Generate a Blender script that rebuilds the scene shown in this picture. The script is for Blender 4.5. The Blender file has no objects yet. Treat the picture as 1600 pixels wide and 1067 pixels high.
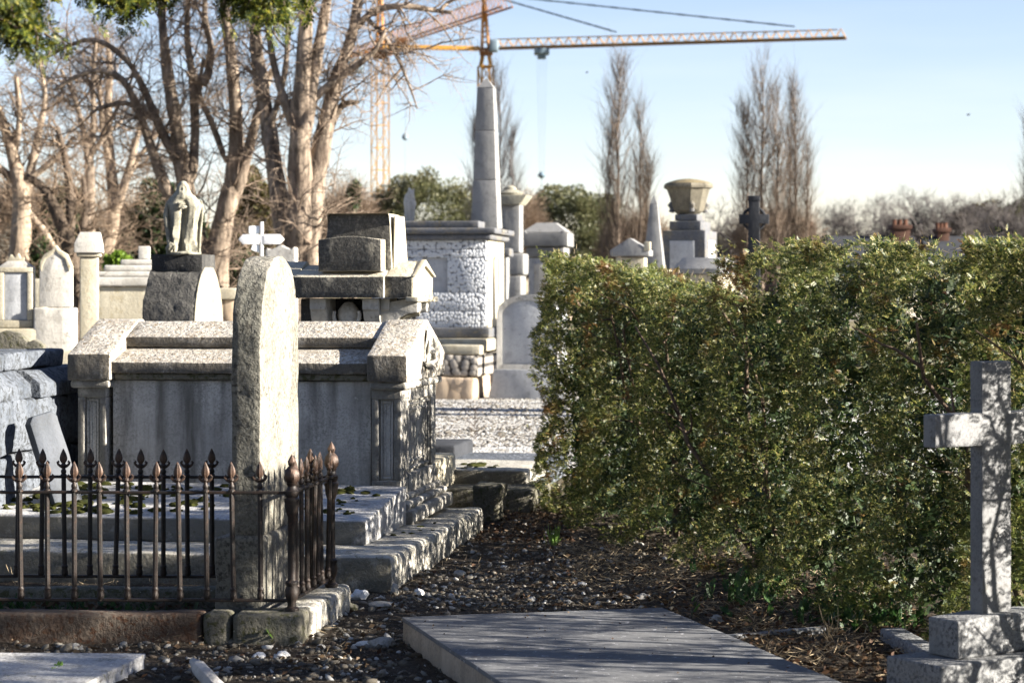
import bpy, bmesh, math, random
import numpy as np
from mathutils import Vector, Matrix, noise

# ---------------------------------------------------------------- camera, sky, sun, exposure
F, HZ, CH = 3400.0, 455.0, 1.75            # focal length and horizon in photo pixels, eye height
S = bpy.context.scene
COL = S.collection
cam_d = bpy.data.cameras.new('camera'); cam = bpy.data.objects.new('camera', cam_d); COL.objects.link(cam)
cam.location = (0, 0, CH); cam.rotation_euler = (math.radians(90), 0, 0)
cam_d.sensor_width = 36; cam_d.lens = 36 * F / 1600; cam_d.shift_y = -(533.5 - HZ) / 1600
cam_d.clip_start = 0.1; cam_d.clip_end = 4000
cam_d.dof.use_dof = True; cam_d.dof.focus_distance = 12.6; cam_d.dof.aperture_fstop = 4.2
S.camera = cam
SUN_AZ, SUN_EL = math.radians(-11), math.radians(18.5)   # azimuth measured from +X towards +Y
sd = Vector((math.cos(SUN_EL) * math.cos(SUN_AZ), math.cos(SUN_EL) * math.sin(SUN_AZ), math.sin(SUN_EL)))
W = bpy.data.worlds.new('World'); S.world = W; W.use_nodes = True
nt = W.node_tree; bg = nt.nodes['Background']
sky = nt.nodes.new('ShaderNodeTexSky'); sky.sky_type = 'NISHITA'; sky.sun_disc = False
sky.sun_elevation = SUN_EL; sky.sun_rotation = math.atan2(sd.x, sd.y)
sky.air_density = 0.9; sky.dust_density = 0.2; sky.ozone_density = 2.0; sky.altitude = 300
tint = nt.nodes.new('ShaderNodeMix'); tint.data_type = 'RGBA'; tint.blend_type = 'MULTIPLY'; tint.inputs[0].default_value = 1
tint.inputs[7].default_value = (1.06, .905, .93, 1); nt.links.new(sky.outputs[0], tint.inputs[6]); 
wtc = nt.nodes.new('ShaderNodeTexCoord'); wmp = nt.nodes.new('ShaderNodeMapping'); wmp.inputs['Scale'].default_value = (3, 3, 22); wmp.inputs['Rotation'].default_value = (.25, .1, 0); nt.links.new(wtc.outputs['Generated'], wmp.inputs[0])
wnz = nt.nodes.new('ShaderNodeTexNoise'); wnz.inputs['Scale'].default_value = 1.6; wnz.inputs['Detail'].default_value = 7; nt.links.new(wmp.outputs[0], wnz.inputs['Vector'])
wst = nt.nodes.new('ShaderNodeMapRange'); wst.inputs[1].default_value = .48; wst.inputs[2].default_value = .78; nt.links.new(wnz.outputs['Fac'], wst.inputs[0])
cld = nt.nodes.new('ShaderNodeMix'); cld.data_type = 'RGBA'; cld.blend_type = 'MULTIPLY'; cld.inputs[7].default_value = (1.12, 1.07, 1.03, 1)   # thin high cloud
nt.links.new(wst.outputs[0], cld.inputs[0]); nt.links.new(tint.outputs[2], cld.inputs[6]); nt.links.new(cld.outputs[2], bg.inputs[0]); bg.inputs[1].default_value = 0.046
sl = bpy.data.lights.new('sun', 'SUN'); so = bpy.data.objects.new('sun', sl); COL.objects.link(so)
sl.energy = 5.0; sl.angle = math.radians(0.55); sl.color = (1.0, 0.92, 0.80)
so.rotation_euler = sd.to_track_quat('Z', 'Y').to_euler(); so.location = (30, -8, 20)
S.view_settings.view_transform = 'Standard'; S.view_settings.look = 'None'
S.view_settings.exposure = 2.35; S.view_settings.gamma = 1.0

R = random.Random(7)
NR = np.random.default_rng(7)
def X(px, Y): return (px - 800) * Y / F
def Z(py, Y): return CH - (py - HZ) * Y / F
def P(px, py, Y): return Vector((X(px, Y), Y, Z(py, Y)))
TH = math.radians(-9.4)                     # the rows of graves are turned a little to the camera

# ---------------------------------------------------------------- materials
class NT:
    def __init__(s, name):
        s.m = bpy.data.materials.new(name); s.m.use_nodes = True
        s.t = s.m.node_tree; s.b = s.t.nodes['Principled BSDF']; s.out = s.t.nodes['Material Output']
        s.co = s.t.nodes.new('ShaderNodeTexCoord').outputs['Object']
    def n(s, typ, **k):
        o = s.t.nodes.new(typ)
        for a, v in k.items(): setattr(o, a, v)
        return o
    def l(s, a, b): s.t.links.new(a, b)
    def mapped(s, sc):
        m = s.n('ShaderNodeMapping'); m.inputs['Scale'].default_value = sc; s.l(s.co, m.inputs[0]); return m.outputs[0]
    def noise(s, scale, detail=4, rough=.6, co=None):
        o = s.n('ShaderNodeTexNoise'); o.inputs['Scale'].default_value = scale; o.inputs['Detail'].default_value = detail
        o.inputs['Roughness'].default_value = rough; s.l(co or s.co, o.inputs['Vector']); return o.outputs['Fac']
    def voro(s, scale, feature='F1', co=None, rnd=1.0):
        o = s.n('ShaderNodeTexVoronoi', feature=feature); o.inputs['Scale'].default_value = scale
        o.inputs['Randomness'].default_value = rnd
        s.l(co or s.co, o.inputs['Vector']); return o
    def ramp(s, fac, stops):
        o = s.n('ShaderNodeValToRGB'); e = o.color_ramp.elements
        while len(e) < len(stops): e.new(.5)
        for i, (p, c) in enumerate(stops):
            e[i].position = p; e[i].color = (*c, 1) if len(c) == 3 else c
        s.l(fac, o.inputs[0]); return o.outputs[0]
    def step(s, fac, a, b):
        o = s.n('ShaderNodeMapRange'); o.inputs[1].default_value = a; o.inputs[2].default_value = b
        s.l(fac, o.inputs[0]); return o.outputs[0]
    def math(s, op, a, b):
        o = s.n('ShaderNodeMath', operation=op)
        for i, v in enumerate((a, b)):
            if isinstance(v, (int, float)): o.inputs[i].default_value = v
            else: s.l(v, o.inputs[i])
        return o.outputs[0]
    def mix(s, fac, a, b, mode='MIX'):
        o = s.n('ShaderNodeMix', data_type='RGBA', blend_type=mode)
        for i, v in ((0, fac), (6, a), (7, b)):
            if isinstance(v, (int, float)): o.inputs[i].default_value = v
            elif isinstance(v, tuple): o.inputs[i].default_value = (*v, 1)
            else: s.l(v, o.inputs[i])
        return o.outputs[2]
    def bump(s, h, strength, dist, prev=None):
        o = s.n('ShaderNodeBump'); o.inputs['Strength'].default_value = strength; o.inputs['Distance'].default_value = dist
        s.l(h, o.inputs['Height'])
        if prev: s.l(prev, o.inputs['Normal'])
        return o.outputs[0]
    def done(s, col, rough=.9, nrm=None, spec=.3, metal=0):
        if isinstance(col, tuple): s.b.inputs['Base Color'].default_value = (*col, 1)
        else: s.l(col, s.b.inputs['Base Color'])
        s.b.inputs['Roughness'].default_value = rough; s.b.inputs['Specular IOR Level'].default_value = spec
        s.b.inputs['Metallic'].default_value = metal
        if nrm: s.l(nrm, s.b.inputs['Normal'])
        return s.m

def stone(name, a, b, lichen=None, lich=.6, fine=110, dark=(.03, .03, .028), fdark=.4, streak=0, streak_c=(.05, .05, .05),
          big=3.0, bump=.5, bdist=.006, pale=None, palet=.64, rough=.92, moss=None, spec=.25, soot_shade=None, soot_shade_amt=.85):
    n = NT(name)
    c = n.mix(n.step(n.noise(big, 6, .65), .3, .7), a, b)
    if streak:
        st = n.noise(1.0, 5, .6, n.mapped((7, 7, .8)))
        c = n.mix(n.math('MULTIPLY', n.step(st, .45, .68), streak), c, streak_c)
    if lichen:
        c = n.mix(n.step(n.noise(big * 9, 5, .7), lich, lich + .06), c, lichen)
        c = n.mix(n.math('MULTIPLY', n.step(n.noise(big * 2.9, 6, .75), .53, .60), .45), c, lichen)
    if pale:
        c = n.mix(n.step(n.noise(big * 14, 3, .6), palet, palet + .05), c, pale)
    if moss:
        c = n.mix(n.step(n.noise(big * 1.7, 6, .7), .56, .66), c, moss)
    if soot_shade:                                # front faces darkened: grime and their shade put into colour, tops and ends paler
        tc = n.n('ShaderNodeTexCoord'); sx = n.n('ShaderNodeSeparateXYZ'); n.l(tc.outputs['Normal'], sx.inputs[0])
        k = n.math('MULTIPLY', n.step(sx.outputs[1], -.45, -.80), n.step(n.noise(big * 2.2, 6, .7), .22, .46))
        c = n.mix(n.math('MULTIPLY', k, soot_shade_amt), c, soot_shade)
    f = n.noise(fine, 3, .7)
    c = n.mix(n.math('MULTIPLY', n.math('MULTIPLY', n.step(f, .47, .60), fdark), n.step(n.noise(big * 1.3 + .7, 5, .65), .30, .62)), c, dark)
    h = n.math('ADD', n.math('MULTIPLY', n.noise(fine * .6, 4, .7), 1.0), n.math('MULTIPLY', n.noise(big * 8, 5, .65), 1.6))
    return n.done(c, rough, n.bump(h, bump, bdist), spec)

M = {}
M['granite'] = stone('granite_grey', (.30, .285, .25), (.42, .40, .35), (.20, .19, .11), .60, 130, (.10, .10, .09), .65, pale=(.52, .50, .46), bump=.8, bdist=.007)
M['headstone'] = stone('granite_weathered', (.17, .16, .13), (.30, .285, .245), (.13, .125, .105), .55, 42, (.045, .042, .036), 1.0, pale=(.50, .47, .41), palet=.60, soot_shade=(.15, .147, .125), bump=1, bdist=.012)
M['tomb_wall'] = stone('tomb_wall_stone', (.22, .215, .20), (.60, .58, .55), None, .6, 62, (.11, .11, .10), .6, .85, (.085, .08, .07), 1.3, bump=.5, bdist=.004, pale=(.40, .39, .36), palet=.68)
M['tomb_end'] = stone('tomb_end_stone', (.36, .345, .31), (.47, .45, .41), (.12, .115, .10), .57, 55, (.09, .08, .07), .7, .55, (.13, .12, .10), 2.2, soot_shade=(.13, .125, .11), bump=.7, bdist=.007)
M['roof'] = stone('lichen_granite', (.36, .33, .285), (.47, .44, .385), (.22, .165, .10), .56, 55, (.06, .055, .05), .85, pale=(.60, .58, .54), palet=.60, soot_shade=(.085, .075, .06), soot_shade_amt=.9, bump=1, bdist=.010)
M['roof_edge'] = stone('blackened_granite', (.12, .11, .095), (.24, .22, .19), (.05, .045, .04), .52, 85, (.03, .03, .03), .7, pale=(.40, .38, .33), palet=.64, bump=1, bdist=.010)
M['ledger'] = stone('grey_ledger_stone', (.32, .32, .33), (.46, .46, .46), (.20, .19, .15), .58, 60, (.13, .13, .125), .8, pale=(.55, .54, .52), palet=.60, soot_shade=(.085, .08, .062),  bump=.7, bdist=.006)
M['kerb'] = stone('kerb_granite', (.33, .315, .275), (.45, .43, .385), (.14, .13, .08), .57, 60, (.085, .08, .07), .7, soot_shade=(.115, .108, .085), palet=.60, pale=(.56, .54, .49), bump=.9, bdist=.009)
M['kerb_dirty'] = stone('dirty_kerb_granite', (.085, .08, .065), (.19, .18, .145), (.06, .06, .028), .53, 60, (.05, .045, .04), .6, pale=(.36, .34, .29), palet=.67, bump=.9, bdist=.009)
M['rusty_kerb'] = stone('rust_stained_kerb', (.065, .042, .03), (.12, .10, .08), (.07, .035, .02), .53, 60, (.04, .03, .025), .6, bump=.9, bdist=.008)
M['slab'] = stone('smooth_dark_slab', (.10, .103, .11), (.18, .184, .19), None, .6, 60, (.07, .07, .075), .5, 0, big=1.7, bump=.25, bdist=.003, pale=(.38, .38, .40), palet=.63, rough=.9, spec=.08)
M['slab_side'] = stone('slab_side_concrete', (.26, .215, .165), (.36, .31, .25), None, .6, 60, (.12, .10, .08), .5, .4, (.12, .10, .075), bump=.4, bdist=.004)
M['cross'] = stone('pale_grey_granite', (.12, .124, .13), (.19, .194, .20), (.095, .095, .09), .58, 80, (.055, .055, .06), .75, 0, big=2, bump=.35, bdist=.002, spec=.4, rough=.7)
M['cross_base'] = stone('punched_granite', (.16, .165, .17), (.25, .255, .26), None, .6, 60, (.035, .035, .04), .8, 0, big=3, bump=1, bdist=.008)
M['blue'] = stone('blue_limestone', (.06, .072, .092), (.15, .165, .19), (.05, .055, .06), .52, 34, (.035, .04, .05), .65, 0, big=2.5, bump=1, bdist=.016)
M['black_cross'] = stone('blackened_cross_stone', (.018, .02, .024), (.035, .038, .045), None, .6, 40, (.01, .01, .01), .5, bump=.4, bdist=.006)
M['slate'] = stone('dark_slate', (.04, .048, .06), (.08, .092, .115), None, .6, 60, (.03, .03, .03), .4, .3, bump=.3, bdist=.004, rough=.6)
M['black'] = stone('blackened_limestone', (.022, .022, .023), (.05, .05, .05), None, .6, 75, (.01, .01, .01), .4, .3, (.16, .155, .14), 2.5, bump=1, bdist=.016, pale=(.30, .28, .22), palet=.66)
M['black_pick'] = stone('picked_black_stone', (.38, .35, .28), (.50, .46, .37), (.22, .20, .14), .60, 46, (.20, .19, .165), .5, 0, bump=1, bdist=.008, big=2.2, soot_shade=(.040, .039, .037), soot_shade_amt=.95)
M['buff'] = stone('buff_sandstone', (.30, .275, .21), (.42, .39, .31), (.26, .22, .13), .63, 60, (.22, .19, .14), .45, .25, (.22, .18, .11), 2, bump=.5, bdist=.008)
M['dark_weathered'] = stone('dark_weathered_stone', (.045, .044, .042), (.115, .11, .10), (.03, .03, .028), .6, 50, (.20, .19, .165), .35, .7, (.02, .02, .02), 2.2, bump=1, bdist=.012)
M['dull_buff'] = stone('dull_buff_stone', (.21, .195, .15), (.29, .27, .215), (.16, .14, .10), .6, 60, (.13, .12, .09), .4, .4, (.14, .12, .08), 2.5, bump=.4, bdist=.006)
M['urn_stone'] = stone('weathered_urn_stone', (.115, .105, .08), (.19, .17, .13), (.07, .065, .05), .6, 26, (.05, .045, .035), .6, .4, (.06, .055, .045), 1.5, bump=.5, bdist=.01)
M['marble'] = stone('white_marble', (.36, .35, .32), (.54, .52, .48), (.20, .19, .165), .60, 40, (.26, .245, .22), .5, .6, (.24, .23, .21), 1.4, bump=.4, bdist=.008)
M['grey_marble'] = stone('grey_marble', (.29, .30, .32), (.43, .445, .46), (.19, .195, .20), .62, 30, (.25, .26, .27), .5, .4, (.22, .23, .24), 1.5, bump=.4, bdist=.008)
M['statue'] = stone('lichened_statue_stone', (.21, .20, .16), (.33, .315, .255), (.13, .125, .10), .58, 70, (.08, .075, .05), .6, .3, (.10, .095, .07), 5, bump=.6, bdist=.006, pale=(.52, .50, .44), palet=.68)
M['obelisk'] = stone('obelisk_granite', (.16, .163, .165), (.25, .25, .245), (.12, .12, .115), .6, 26, (.17, .17, .17), .5, .3, (.18, .18, .18), 1.0, bump=.4, bdist=.008)
M['dark_monument'] = stone('dark_granite', (.07, .075, .085), (.12, .125, .14), (.19, .16, .10), .62, 26, (.03, .03, .03), .5, .3, (.15, .14, .12), 1.2, bump=.4, bdist=.008)
M['ochre_stone'] = stone('ochre_lichen_stone', (.16, .125, .065), (.24, .195, .11), (.13, .115, .08), .6, 26, (.08, .07, .05), .5, .3, (.10, .09, .07), 1.5, bump=.5, bdist=.01)
M['brick'] = stone('old_red_brick', (.05, .028, .022), (.09, .046, .032), None, .6, 20, (.10, .05, .03), .5, bump=.4, bdist=.01)
M['pot'] = stone('clay_chimney_pot', (.075, .036, .024), (.10, .046, .03), None, .6, 20, (.2, .1, .06), .4, bump=.2, bdist=.01)
M['roof_slate'] = stone('roof_slates', (.022, .025, .032), (.04, .043, .05), None, .6, 8, (.04, .04, .045), .5, bump=.3, bdist=.01)
M['white_paint'] = stone('white_sign_paint', (.78, .79, .80), (.84, .85, .85), None, .6, 30, (.6, .6, .6), .15, bump=.05, bdist=.002, rough=.6)
M['render'] = stone('pale_house_render', (.45, .41, .35), (.52, .48, .42), None, .6, 5, (.3, .28, .25), .3, bump=.2, bdist=.01)
M['rock'] = stone('field_stone', (.26, .255, .24), (.38, .37, .35), (.18, .15, .09), .6, 60, (.12, .12, .11), .5, big=8, bump=.8, bdist=.008)
M['white_rock'] = stone('quartz_stone', (.50, .51, .52), (.66, .66, .66), None, .6, 60, (.3, .3, .3), .4, big=8, bump=.6, bdist=.006)
M['root'] = stone('bleached_root', (.30, .29, .28), (.44, .43, .42), None, .6, 60, (.18, .17, .16), .5, big=6, bump=.8, bdist=.006)

def vermiculated(name, scale, lo, hi, gap, squash=1.0, t=(.50, .66), bd=.012):
    n = NT(name); co = n.mapped((1, 1, squash)); mp = n.n('ShaderNodeMapping'); mp.inputs['Rotation'].default_value = (math.pi / 2, 0, 0); n.l(co, mp.inputs[0])
    vn = n.voro(scale, 'F1', mp.outputs[0], .9); vn.voronoi_dimensions = '2D'; v = vn.outputs['Distance']
    c = n.mix(n.step(n.noise(2, 5, .6), .35, .65), lo, hi)
    c = n.mix(n.step(v, *t), c, gap)
    c = n.mix(n.math('MULTIPLY', n.step(n.noise(50, 2, .6), .5, .65), .35), c, (.2, .2, .2))
    h = n.math('SUBTRACT', 1.0, n.step(v, .15, t[1]))
    return n.done(c, .9, n.bump(h, 1, bd), .2)
M['vermi'] = vermiculated('vermiculated_limestone', 20, (.42, .44, .47), (.54, .56, .58), (.11, .115, .125), 1.0, (.56, .68))
M['cobble_wall'] = vermiculated('cobbled_plinth', 9.0, (.22, .20, .175), (.34, .31, .27), (.025, .022, .02), 1.0, (.42, .60))
M['rubble'] = vermiculated('rough_brown_rubble', 5.0, (.34, .26, .18), (.48, .38, .28), (.07, .05, .035), .5, (.50, .75))

def iron():
    n = NT('rusted_iron'); r = n.noise(14, 5, .7)
    c = n.mix(n.step(r, .40, .62), (.008, .007, .0065), (.021, .0125, .009))
    zz = n.n('ShaderNodeSeparateXYZ'); n.l(n.co, zz.inputs[0]); c = n.mix(n.math('MULTIPLY', n.step(zz.outputs[2], .775, .83), n.step(n.noise(35, 3, .6), .3, .6)), c, (.085, .05, .034))  # tips browner: sunlit tone and bare rust put into the colour
    c = n.mix(n.step(n.noise(60, 3, .7), .57, .70), c, (.05, .027, .017))
    return n.done(c, .55, n.bump(n.noise(90, 4, .7), .5, .003), .5, .25)
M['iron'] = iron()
def paint_metal(name, a, b):
    n = NT(name); return n.done(n.mix(n.step(n.noise(.6, 4, .6), .35, .65), a, b), .55)
M['crane_orange'] = paint_metal('crane_orange_paint', (.36, .15, .02), (.28, .11, .015))
M['crane_yellow'] = paint_metal('crane_yellow_paint', (.34, .17, .015), (.26, .13, .015))
M['crane_brown'] = paint_metal('crane_ochre_brown', (.20, .11, .03), (.15, .08, .025))
M['crane_grey'] = paint_metal('crane_grey_metal', (.10, .15, .19), (.16, .21, .25))
M['crane_red'] = paint_metal('crane_brown_red', (.20, .085, .03), (.15, .065, .025))
M['sign_grey'] = paint_metal('sign_post_metal', (.50, .55, .60), (.55, .60, .65))

def leaf(name, cols, patch=None, trans=.35, rough=.5, pscale=1.5, spec=.35, rnd=1.0):
    n = NT(name)
    g = n.n('ShaderNodeNewGeometry')
    c = n.ramp(g.outputs['Random Per Island'], [(i / (len(cols) - 1), c) for i, c in enumerate(cols)])
    if patch:
        for (pc, sc, t0, t1, amt) in patch:
            c = n.mix(n.math('MULTIPLY', n.step(n.noise(sc, 3, .6), t0, t1), amt), c, pc)
    n.done(c, rough, None, spec)
    tr = n.n('ShaderNodeBsdfTranslucent'); n.l(c, tr.inputs[0])
    mx = n.n('ShaderNodeMixShader'); mx.inputs[0].default_value = trans
    n.l(n.b.outputs[0], mx.inputs[1]); n.l(tr.outputs[0], mx.inputs[2]); n.l(mx.outputs[0], n.out.inputs[0])
    return n.m
M['stone_mix'] = leaf('stone_mix', [(.09, .08, .065), (.11, .10, .08), (.17, .155, .13), (.08, .06, .04), (.26, .25, .235)], [((.05, .04, .03), 30, .5, .62, .7)], 0, .9, spec=.15)
M['hedge_leaf'] = leaf('hedge_leaf', [(.012, .026, .010), (.045, .076, .021), (.12, .15, .036), (.30, .29, .075), (.020, .042, .015), (.055, .088, .024), (.40, .34, .14), (.085, .115, .032)],
                       [((.16, .062, .022), 3.1, .58, .66, .75), ((.12, .15, .035), 1.3, .50, .64, .7)], .46, .45, spec=.4)
M['yew_leaf'] = leaf('yew_leaf', [(.012, .026, .008), (.03, .05, .012), (.16, .18, .02), (.02, .035, .009), (.05, .075, .014), (.26, .23, .03)], [((.22, .09, .03), 6, .66, .72, .6)], .42)
M['oak_leaf'] = leaf('holm_oak_leaf', [(.045, .056, .024), (.08, .088, .038), (.135, .13, .06), (.06, .07, .028)], [((.15, .115, .06), .25, .5, .65, .5)], .25)
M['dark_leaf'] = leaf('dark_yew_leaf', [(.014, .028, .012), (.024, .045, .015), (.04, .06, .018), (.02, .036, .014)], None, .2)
M['bush_leaf'] = leaf('mixed_bush_leaf', [(.06, .055, .02), (.11, .085, .03), (.05, .065, .018), (.14, .10, .045)], None, .3)
M['bright_leaf'] = leaf('bright_shrub_leaf', [(.10, .17, .02), (.16, .24, .03), (.07, .12, .02)], None, .4)
M['twig_haze'] = leaf('twiggy_brown', [(.15, .105, .075), (.20, .145, .10), (.12, .088, .065), (.25, .19, .135)], None, .2, .8)
M['weed_leaf'] = leaf('weed_leaf', [(.018, .05, .014), (.03, .075, .018), (.06, .11, .025)], None, .35)
M['grass_leaf'] = leaf('fresh_grass', [(.10, .20, .03), (.16, .28, .05), (.20, .30, .09)], None, .4)
M['litter'] = leaf('leaf_litter', [(.045, .022, .012), (.085, .042, .02), (.03, .02, .013), (.13, .085, .045), (.065, .033, .014), (.20, .15, .10)], None, .1, .8)
M['dry'] = leaf('dry_stalks', [(.28, .22, .14), (.36, .29, .19), (.20, .15, .09)], None, .1, .8)
M['moss'] = leaf('moss', [(.022, .026, .007), (.04, .043, .010), (.016, .02, .007)], [((.07, .068, .018), 20, .5, .65, .6)], .1, .95, spec=.1)
M['pebble'] = leaf('pebbles', [(.06, .052, .042), (.11, .10, .082), (.16, .15, .13), (.045, .04, .033), (.12, .105, .085), (.38, .38, .37), (.08, .07, .055), (.07, .05, .035)], None, 0, .85)

def bark(name, a, b, d, rot=None):
    n = NT(name); st = n.noise(1, 5, .65, n.mapped((9, 9, 1.6)))
    c = n.mix(n.step(st, .35, .62), a, b)
    c = n.mix(n.math('MULTIPLY', n.step(n.noise(1.3, 4, .6), .5, .66), .7), c, d)
    return n.done(c, .9, n.bump(st, 1, .05), .2)
M['bark'] = bark('grey_brown_bark', (.075, .06, .047), (.30, .24, .185), (.06, .043, .033))
M['twig'] = bark('sunlit_twigs', (.12, .09, .068), (.27, .21, .16), (.09, .062, .048))
M['bark_pale'] = bark('pale_bark', (.20, .155, .115), (.33, .265, .20), (.13, .095, .07))
M['bark_dark'] = bark('dark_bark', (.06, .045, .035), (.11, .085, .065), (.05, .04, .03))
M['poplar'] = bark('poplar_bark', (.10, .08, .065), (.20, .155, .12), (.09, .07, .058))
M['far_twig'] = bark('far_bare_bark', (.10, .09, .088), (.15, .135, .13), (.08, .07, .068))
M['hedge_stem'] = bark('hedge_stem_bark', (.06, .042, .032), (.15, .11, .08), (.05, .035, .025))

def ground_mat():
    n = NT('soil'); 
    c = n.mix(n.step(n.noise(2.2, 8, .7), .35, .65), (.028, .022, .016), (.066, .052, .039))
    c = n.mix(n.step(n.noise(30, 5, .75), .52, .64), c, (.105, .086, .066))
    c = n.mix(n.step(n.voro(42).outputs['Distance'], .26, .10), c, (.11, .10, .085))
    far = n.n('ShaderNodeSeparateXYZ'); n.l(n.co, far.inputs[0])
    c = n.mix(n.step(far.outputs[1], 18, 24), c, n.mix(n.step(n.noise(.7, 6, .7), .4, .6), (.13, .115, .06), (.22, .19, .12)))
    h = n.math('ADD', n.noise(40, 6, .75), n.math('MULTIPLY', n.voro(38).outputs['Distance'], -.7))
    return n.done(c, .95, n.bump(h, 1, .03), .15)
M['soil'] = ground_mat()
def gravel_mat():
    n = NT('pale_gravel'); v = n.voro(26)
    c = n.ramp(v.outputs['Color'], [(0, (.28, .28, .27)), (.5, (.40, .39, .37)), (1, (.54, .53, .51))])
    c = n.mix(n.step(n.noise(3, 6, .7), .50, .66), c, (.20, .18, .145))
    return n.done(c, .95, n.bump(v.outputs['Distance'], 1, -.03), .2)
M['gravel'] = gravel_mat()

# ---------------------------------------------------------------- mesh tools
def nz(v, amp, sc):
    a = noise.noise_vector(v * sc); b = noise.noise_vector(v * (sc * 3.7) + Vector((9, 3, 5)))
    return v + (a + b * .45) * amp
class MB:
    def __init__(s): s.v = []; s.f = []
    def add(s, vs, fs, T=None):
        o = len(s.v)
        s.v += [T @ Vector(v) for v in vs] if T else [Vector(v) for v in vs]
        s.f += [tuple(i + o for i in f) for f in fs]; return s
    def rbox(s, x0, x1, y0, y1, z0, z1, r=.012, div=.12, T=None, fn=None):
        lo = np.array([x0, y0, z0], float); hi = np.array([x1, y1, z1], float); c = (lo + hi) / 2; h = (hi - lo) / 2
        r = min(r, *(h * .98)); ax = []
        for k in range(3):
            m = max(1, int(round(2 * (h[k] - r) / div))); i = h[k] - r
            ax.append(np.concatenate([[-h[k], -h[k] + r * .35], np.linspace(-i, i, m + 1), [h[k] - r * .35, h[k]]]))
        vs, fs, idx = [], [], {}
        def vid(p):
            k = tuple(np.round(p, 7))
            if k not in idx:
                q = np.clip(p, -h + r, h - r); d = p - q; L = np.linalg.norm(d)
                w = q + d / L * r if L > 1e-9 else p
                idx[k] = len(vs); vs.append(Vector(w + c))
            return idx[k]
        for a in range(3):
            b, e = (a + 1) % 3, (a + 2) % 3
            for sg in (-1, 1):
                B, E = ax[b], ax[e]; g = np.empty((len(B), len(E)), int)
                for i, u in enumerate(B):
                    for j, w in enumerate(E):
                        p = np.zeros(3); p[a] = sg * h[a]; p[b] = u; p[e] = w; g[i, j] = vid(p)
                for i in range(len(B) - 1):
                    for j in range(len(E) - 1):
                        q = (g[i, j], g[i + 1, j], g[i + 1, j + 1], g[i, j + 1])
                        fs.append(q if sg > 0 else q[::-1])
        if fn: vs = [fn(v) for v in vs]
        return s.add(vs, fs, T)
    def prism(s, out, a0, a1, axis='y', r=.01, div=0, T=None, seg=2, sharp=22):
        bm = bmesh.new()
        def mk(p, a): return {'y': (p[0], a, p[1]), 'x': (a, p[0], p[1]), 'z': (p[0], p[1], a)}[axis]
        v0 = [bm.verts.new(mk(p, a0)) for p in out]; v1 = [bm.verts.new(mk(p, a1)) for p in out]
        n = len(out); bm.faces.new(v0); bm.faces.new(v1)
        for i in range(n): bm.faces.new((v0[i], v0[(i + 1) % n], v1[(i + 1) % n], v1[i]))
        bmesh.ops.recalc_face_normals(bm, faces=bm.faces)
        if r > 0:
            es = [e for e in bm.edges if e.calc_face_angle(0) > math.radians(sharp)]
            bmesh.ops.bevel(bm, geom=es, offset=r, segments=seg, profile=.6, affect='EDGES', clamp_overlap=True)
        if div:
            for k in range(3):
                cs = [v.co[k] for v in bm.verts]; lo, hi = min(cs), max(cs); m = int((hi - lo) / div)
                for q in range(1, m + 1):
                    nrm = Vector((0, 0, 0)); nrm[k] = 1; co = Vector((0, 0, 0)); co[k] = lo + (hi - lo) * q / (m + 1)
                    bmesh.ops.bisect_plane(bm, geom=bm.verts[:] + bm.edges[:] + bm.faces[:], dist=1e-5, plane_co=co, plane_no=nrm)
        bm.verts.index_update()
        s.add([v.co.copy() for v in bm.verts], [tuple(v.index for v in f.verts) for f in bm.faces], T); bm.free(); return s
    def lathe(s, prof, seg=16, c=(0, 0, 0), T=None, sx=1, sy=1):
        vs, fs = [], []; n = len(prof)
        for r, z in prof:
            for k in range(seg):
                a = 2 * math.pi * k / seg; vs.append((c[0] + r * math.cos(a) * sx, c[1] + r * math.sin(a) * sy, c[2] + z))
        for i in range(n - 1):
            for k in range(seg):
                k2 = (k + 1) % seg; fs.append((i * seg + k, i * seg + k2, (i + 1) * seg + k2, (i + 1) * seg + k))
        fs.append(tuple(range(seg))[::-1]); fs.append(tuple((n - 1) * seg + k for k in range(seg)))
        return s.add(vs, fs, T)
    def tube(s, pts, rad, n=8, T=None):
        pts = [Vector(p) for p in pts]; vs, fs = [], []; m = len(pts)
        if not hasattr(rad, '__len__'): rad = [rad] * m
        for i, p in enumerate(pts):
            t = (pts[min(i + 1, m - 1)] - pts[max(i - 1, 0)]).normalized()
            u = t.cross(Vector((0, 1, 0)) if abs(t.y) < .9 else Vector((1, 0, 0))).normalized(); w = t.cross(u)
            for k in range(n):
                a = 2 * math.pi * k / n; vs.append(p + (u * math.cos(a) + w * math.sin(a)) * rad[i])
        for i in range(m - 1):
            for k in range(n):
                k2 = (k + 1) % n; fs.append((i * n + k, i * n + k2, (i + 1) * n + k2, (i + 1) * n + k))
        fs.append(tuple(range(n))[::-1]); fs.append(tuple((m - 1) * n + k for k in range(n)))
        return s.add(vs, fs, T)
    def blob(s, c, sx, sy, sz, sub=2, amp=.25, sc=2.0, rz=0, seed=0):
        bm = bmesh.new(); bmesh.ops.create_icosphere(bm, subdivisions=sub, radius=1)
        ca, sa = math.cos(rz), math.sin(rz); vs = []
        for v in bm.verts:
            p = v.co * (1 + amp * noise.noise(v.co * sc + Vector((seed * 7.3, seed, 0))) * 1.6)
            x, y, z = p.x * sx, p.y * sy, p.z * sz; vs.append((c[0] + x * ca - y * sa, c[1] + x * sa + y * ca, c[2] + z))
        s.add(vs, [tuple(v.index for v in f.verts) for f in bm.faces]); bm.free(); return s
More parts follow.
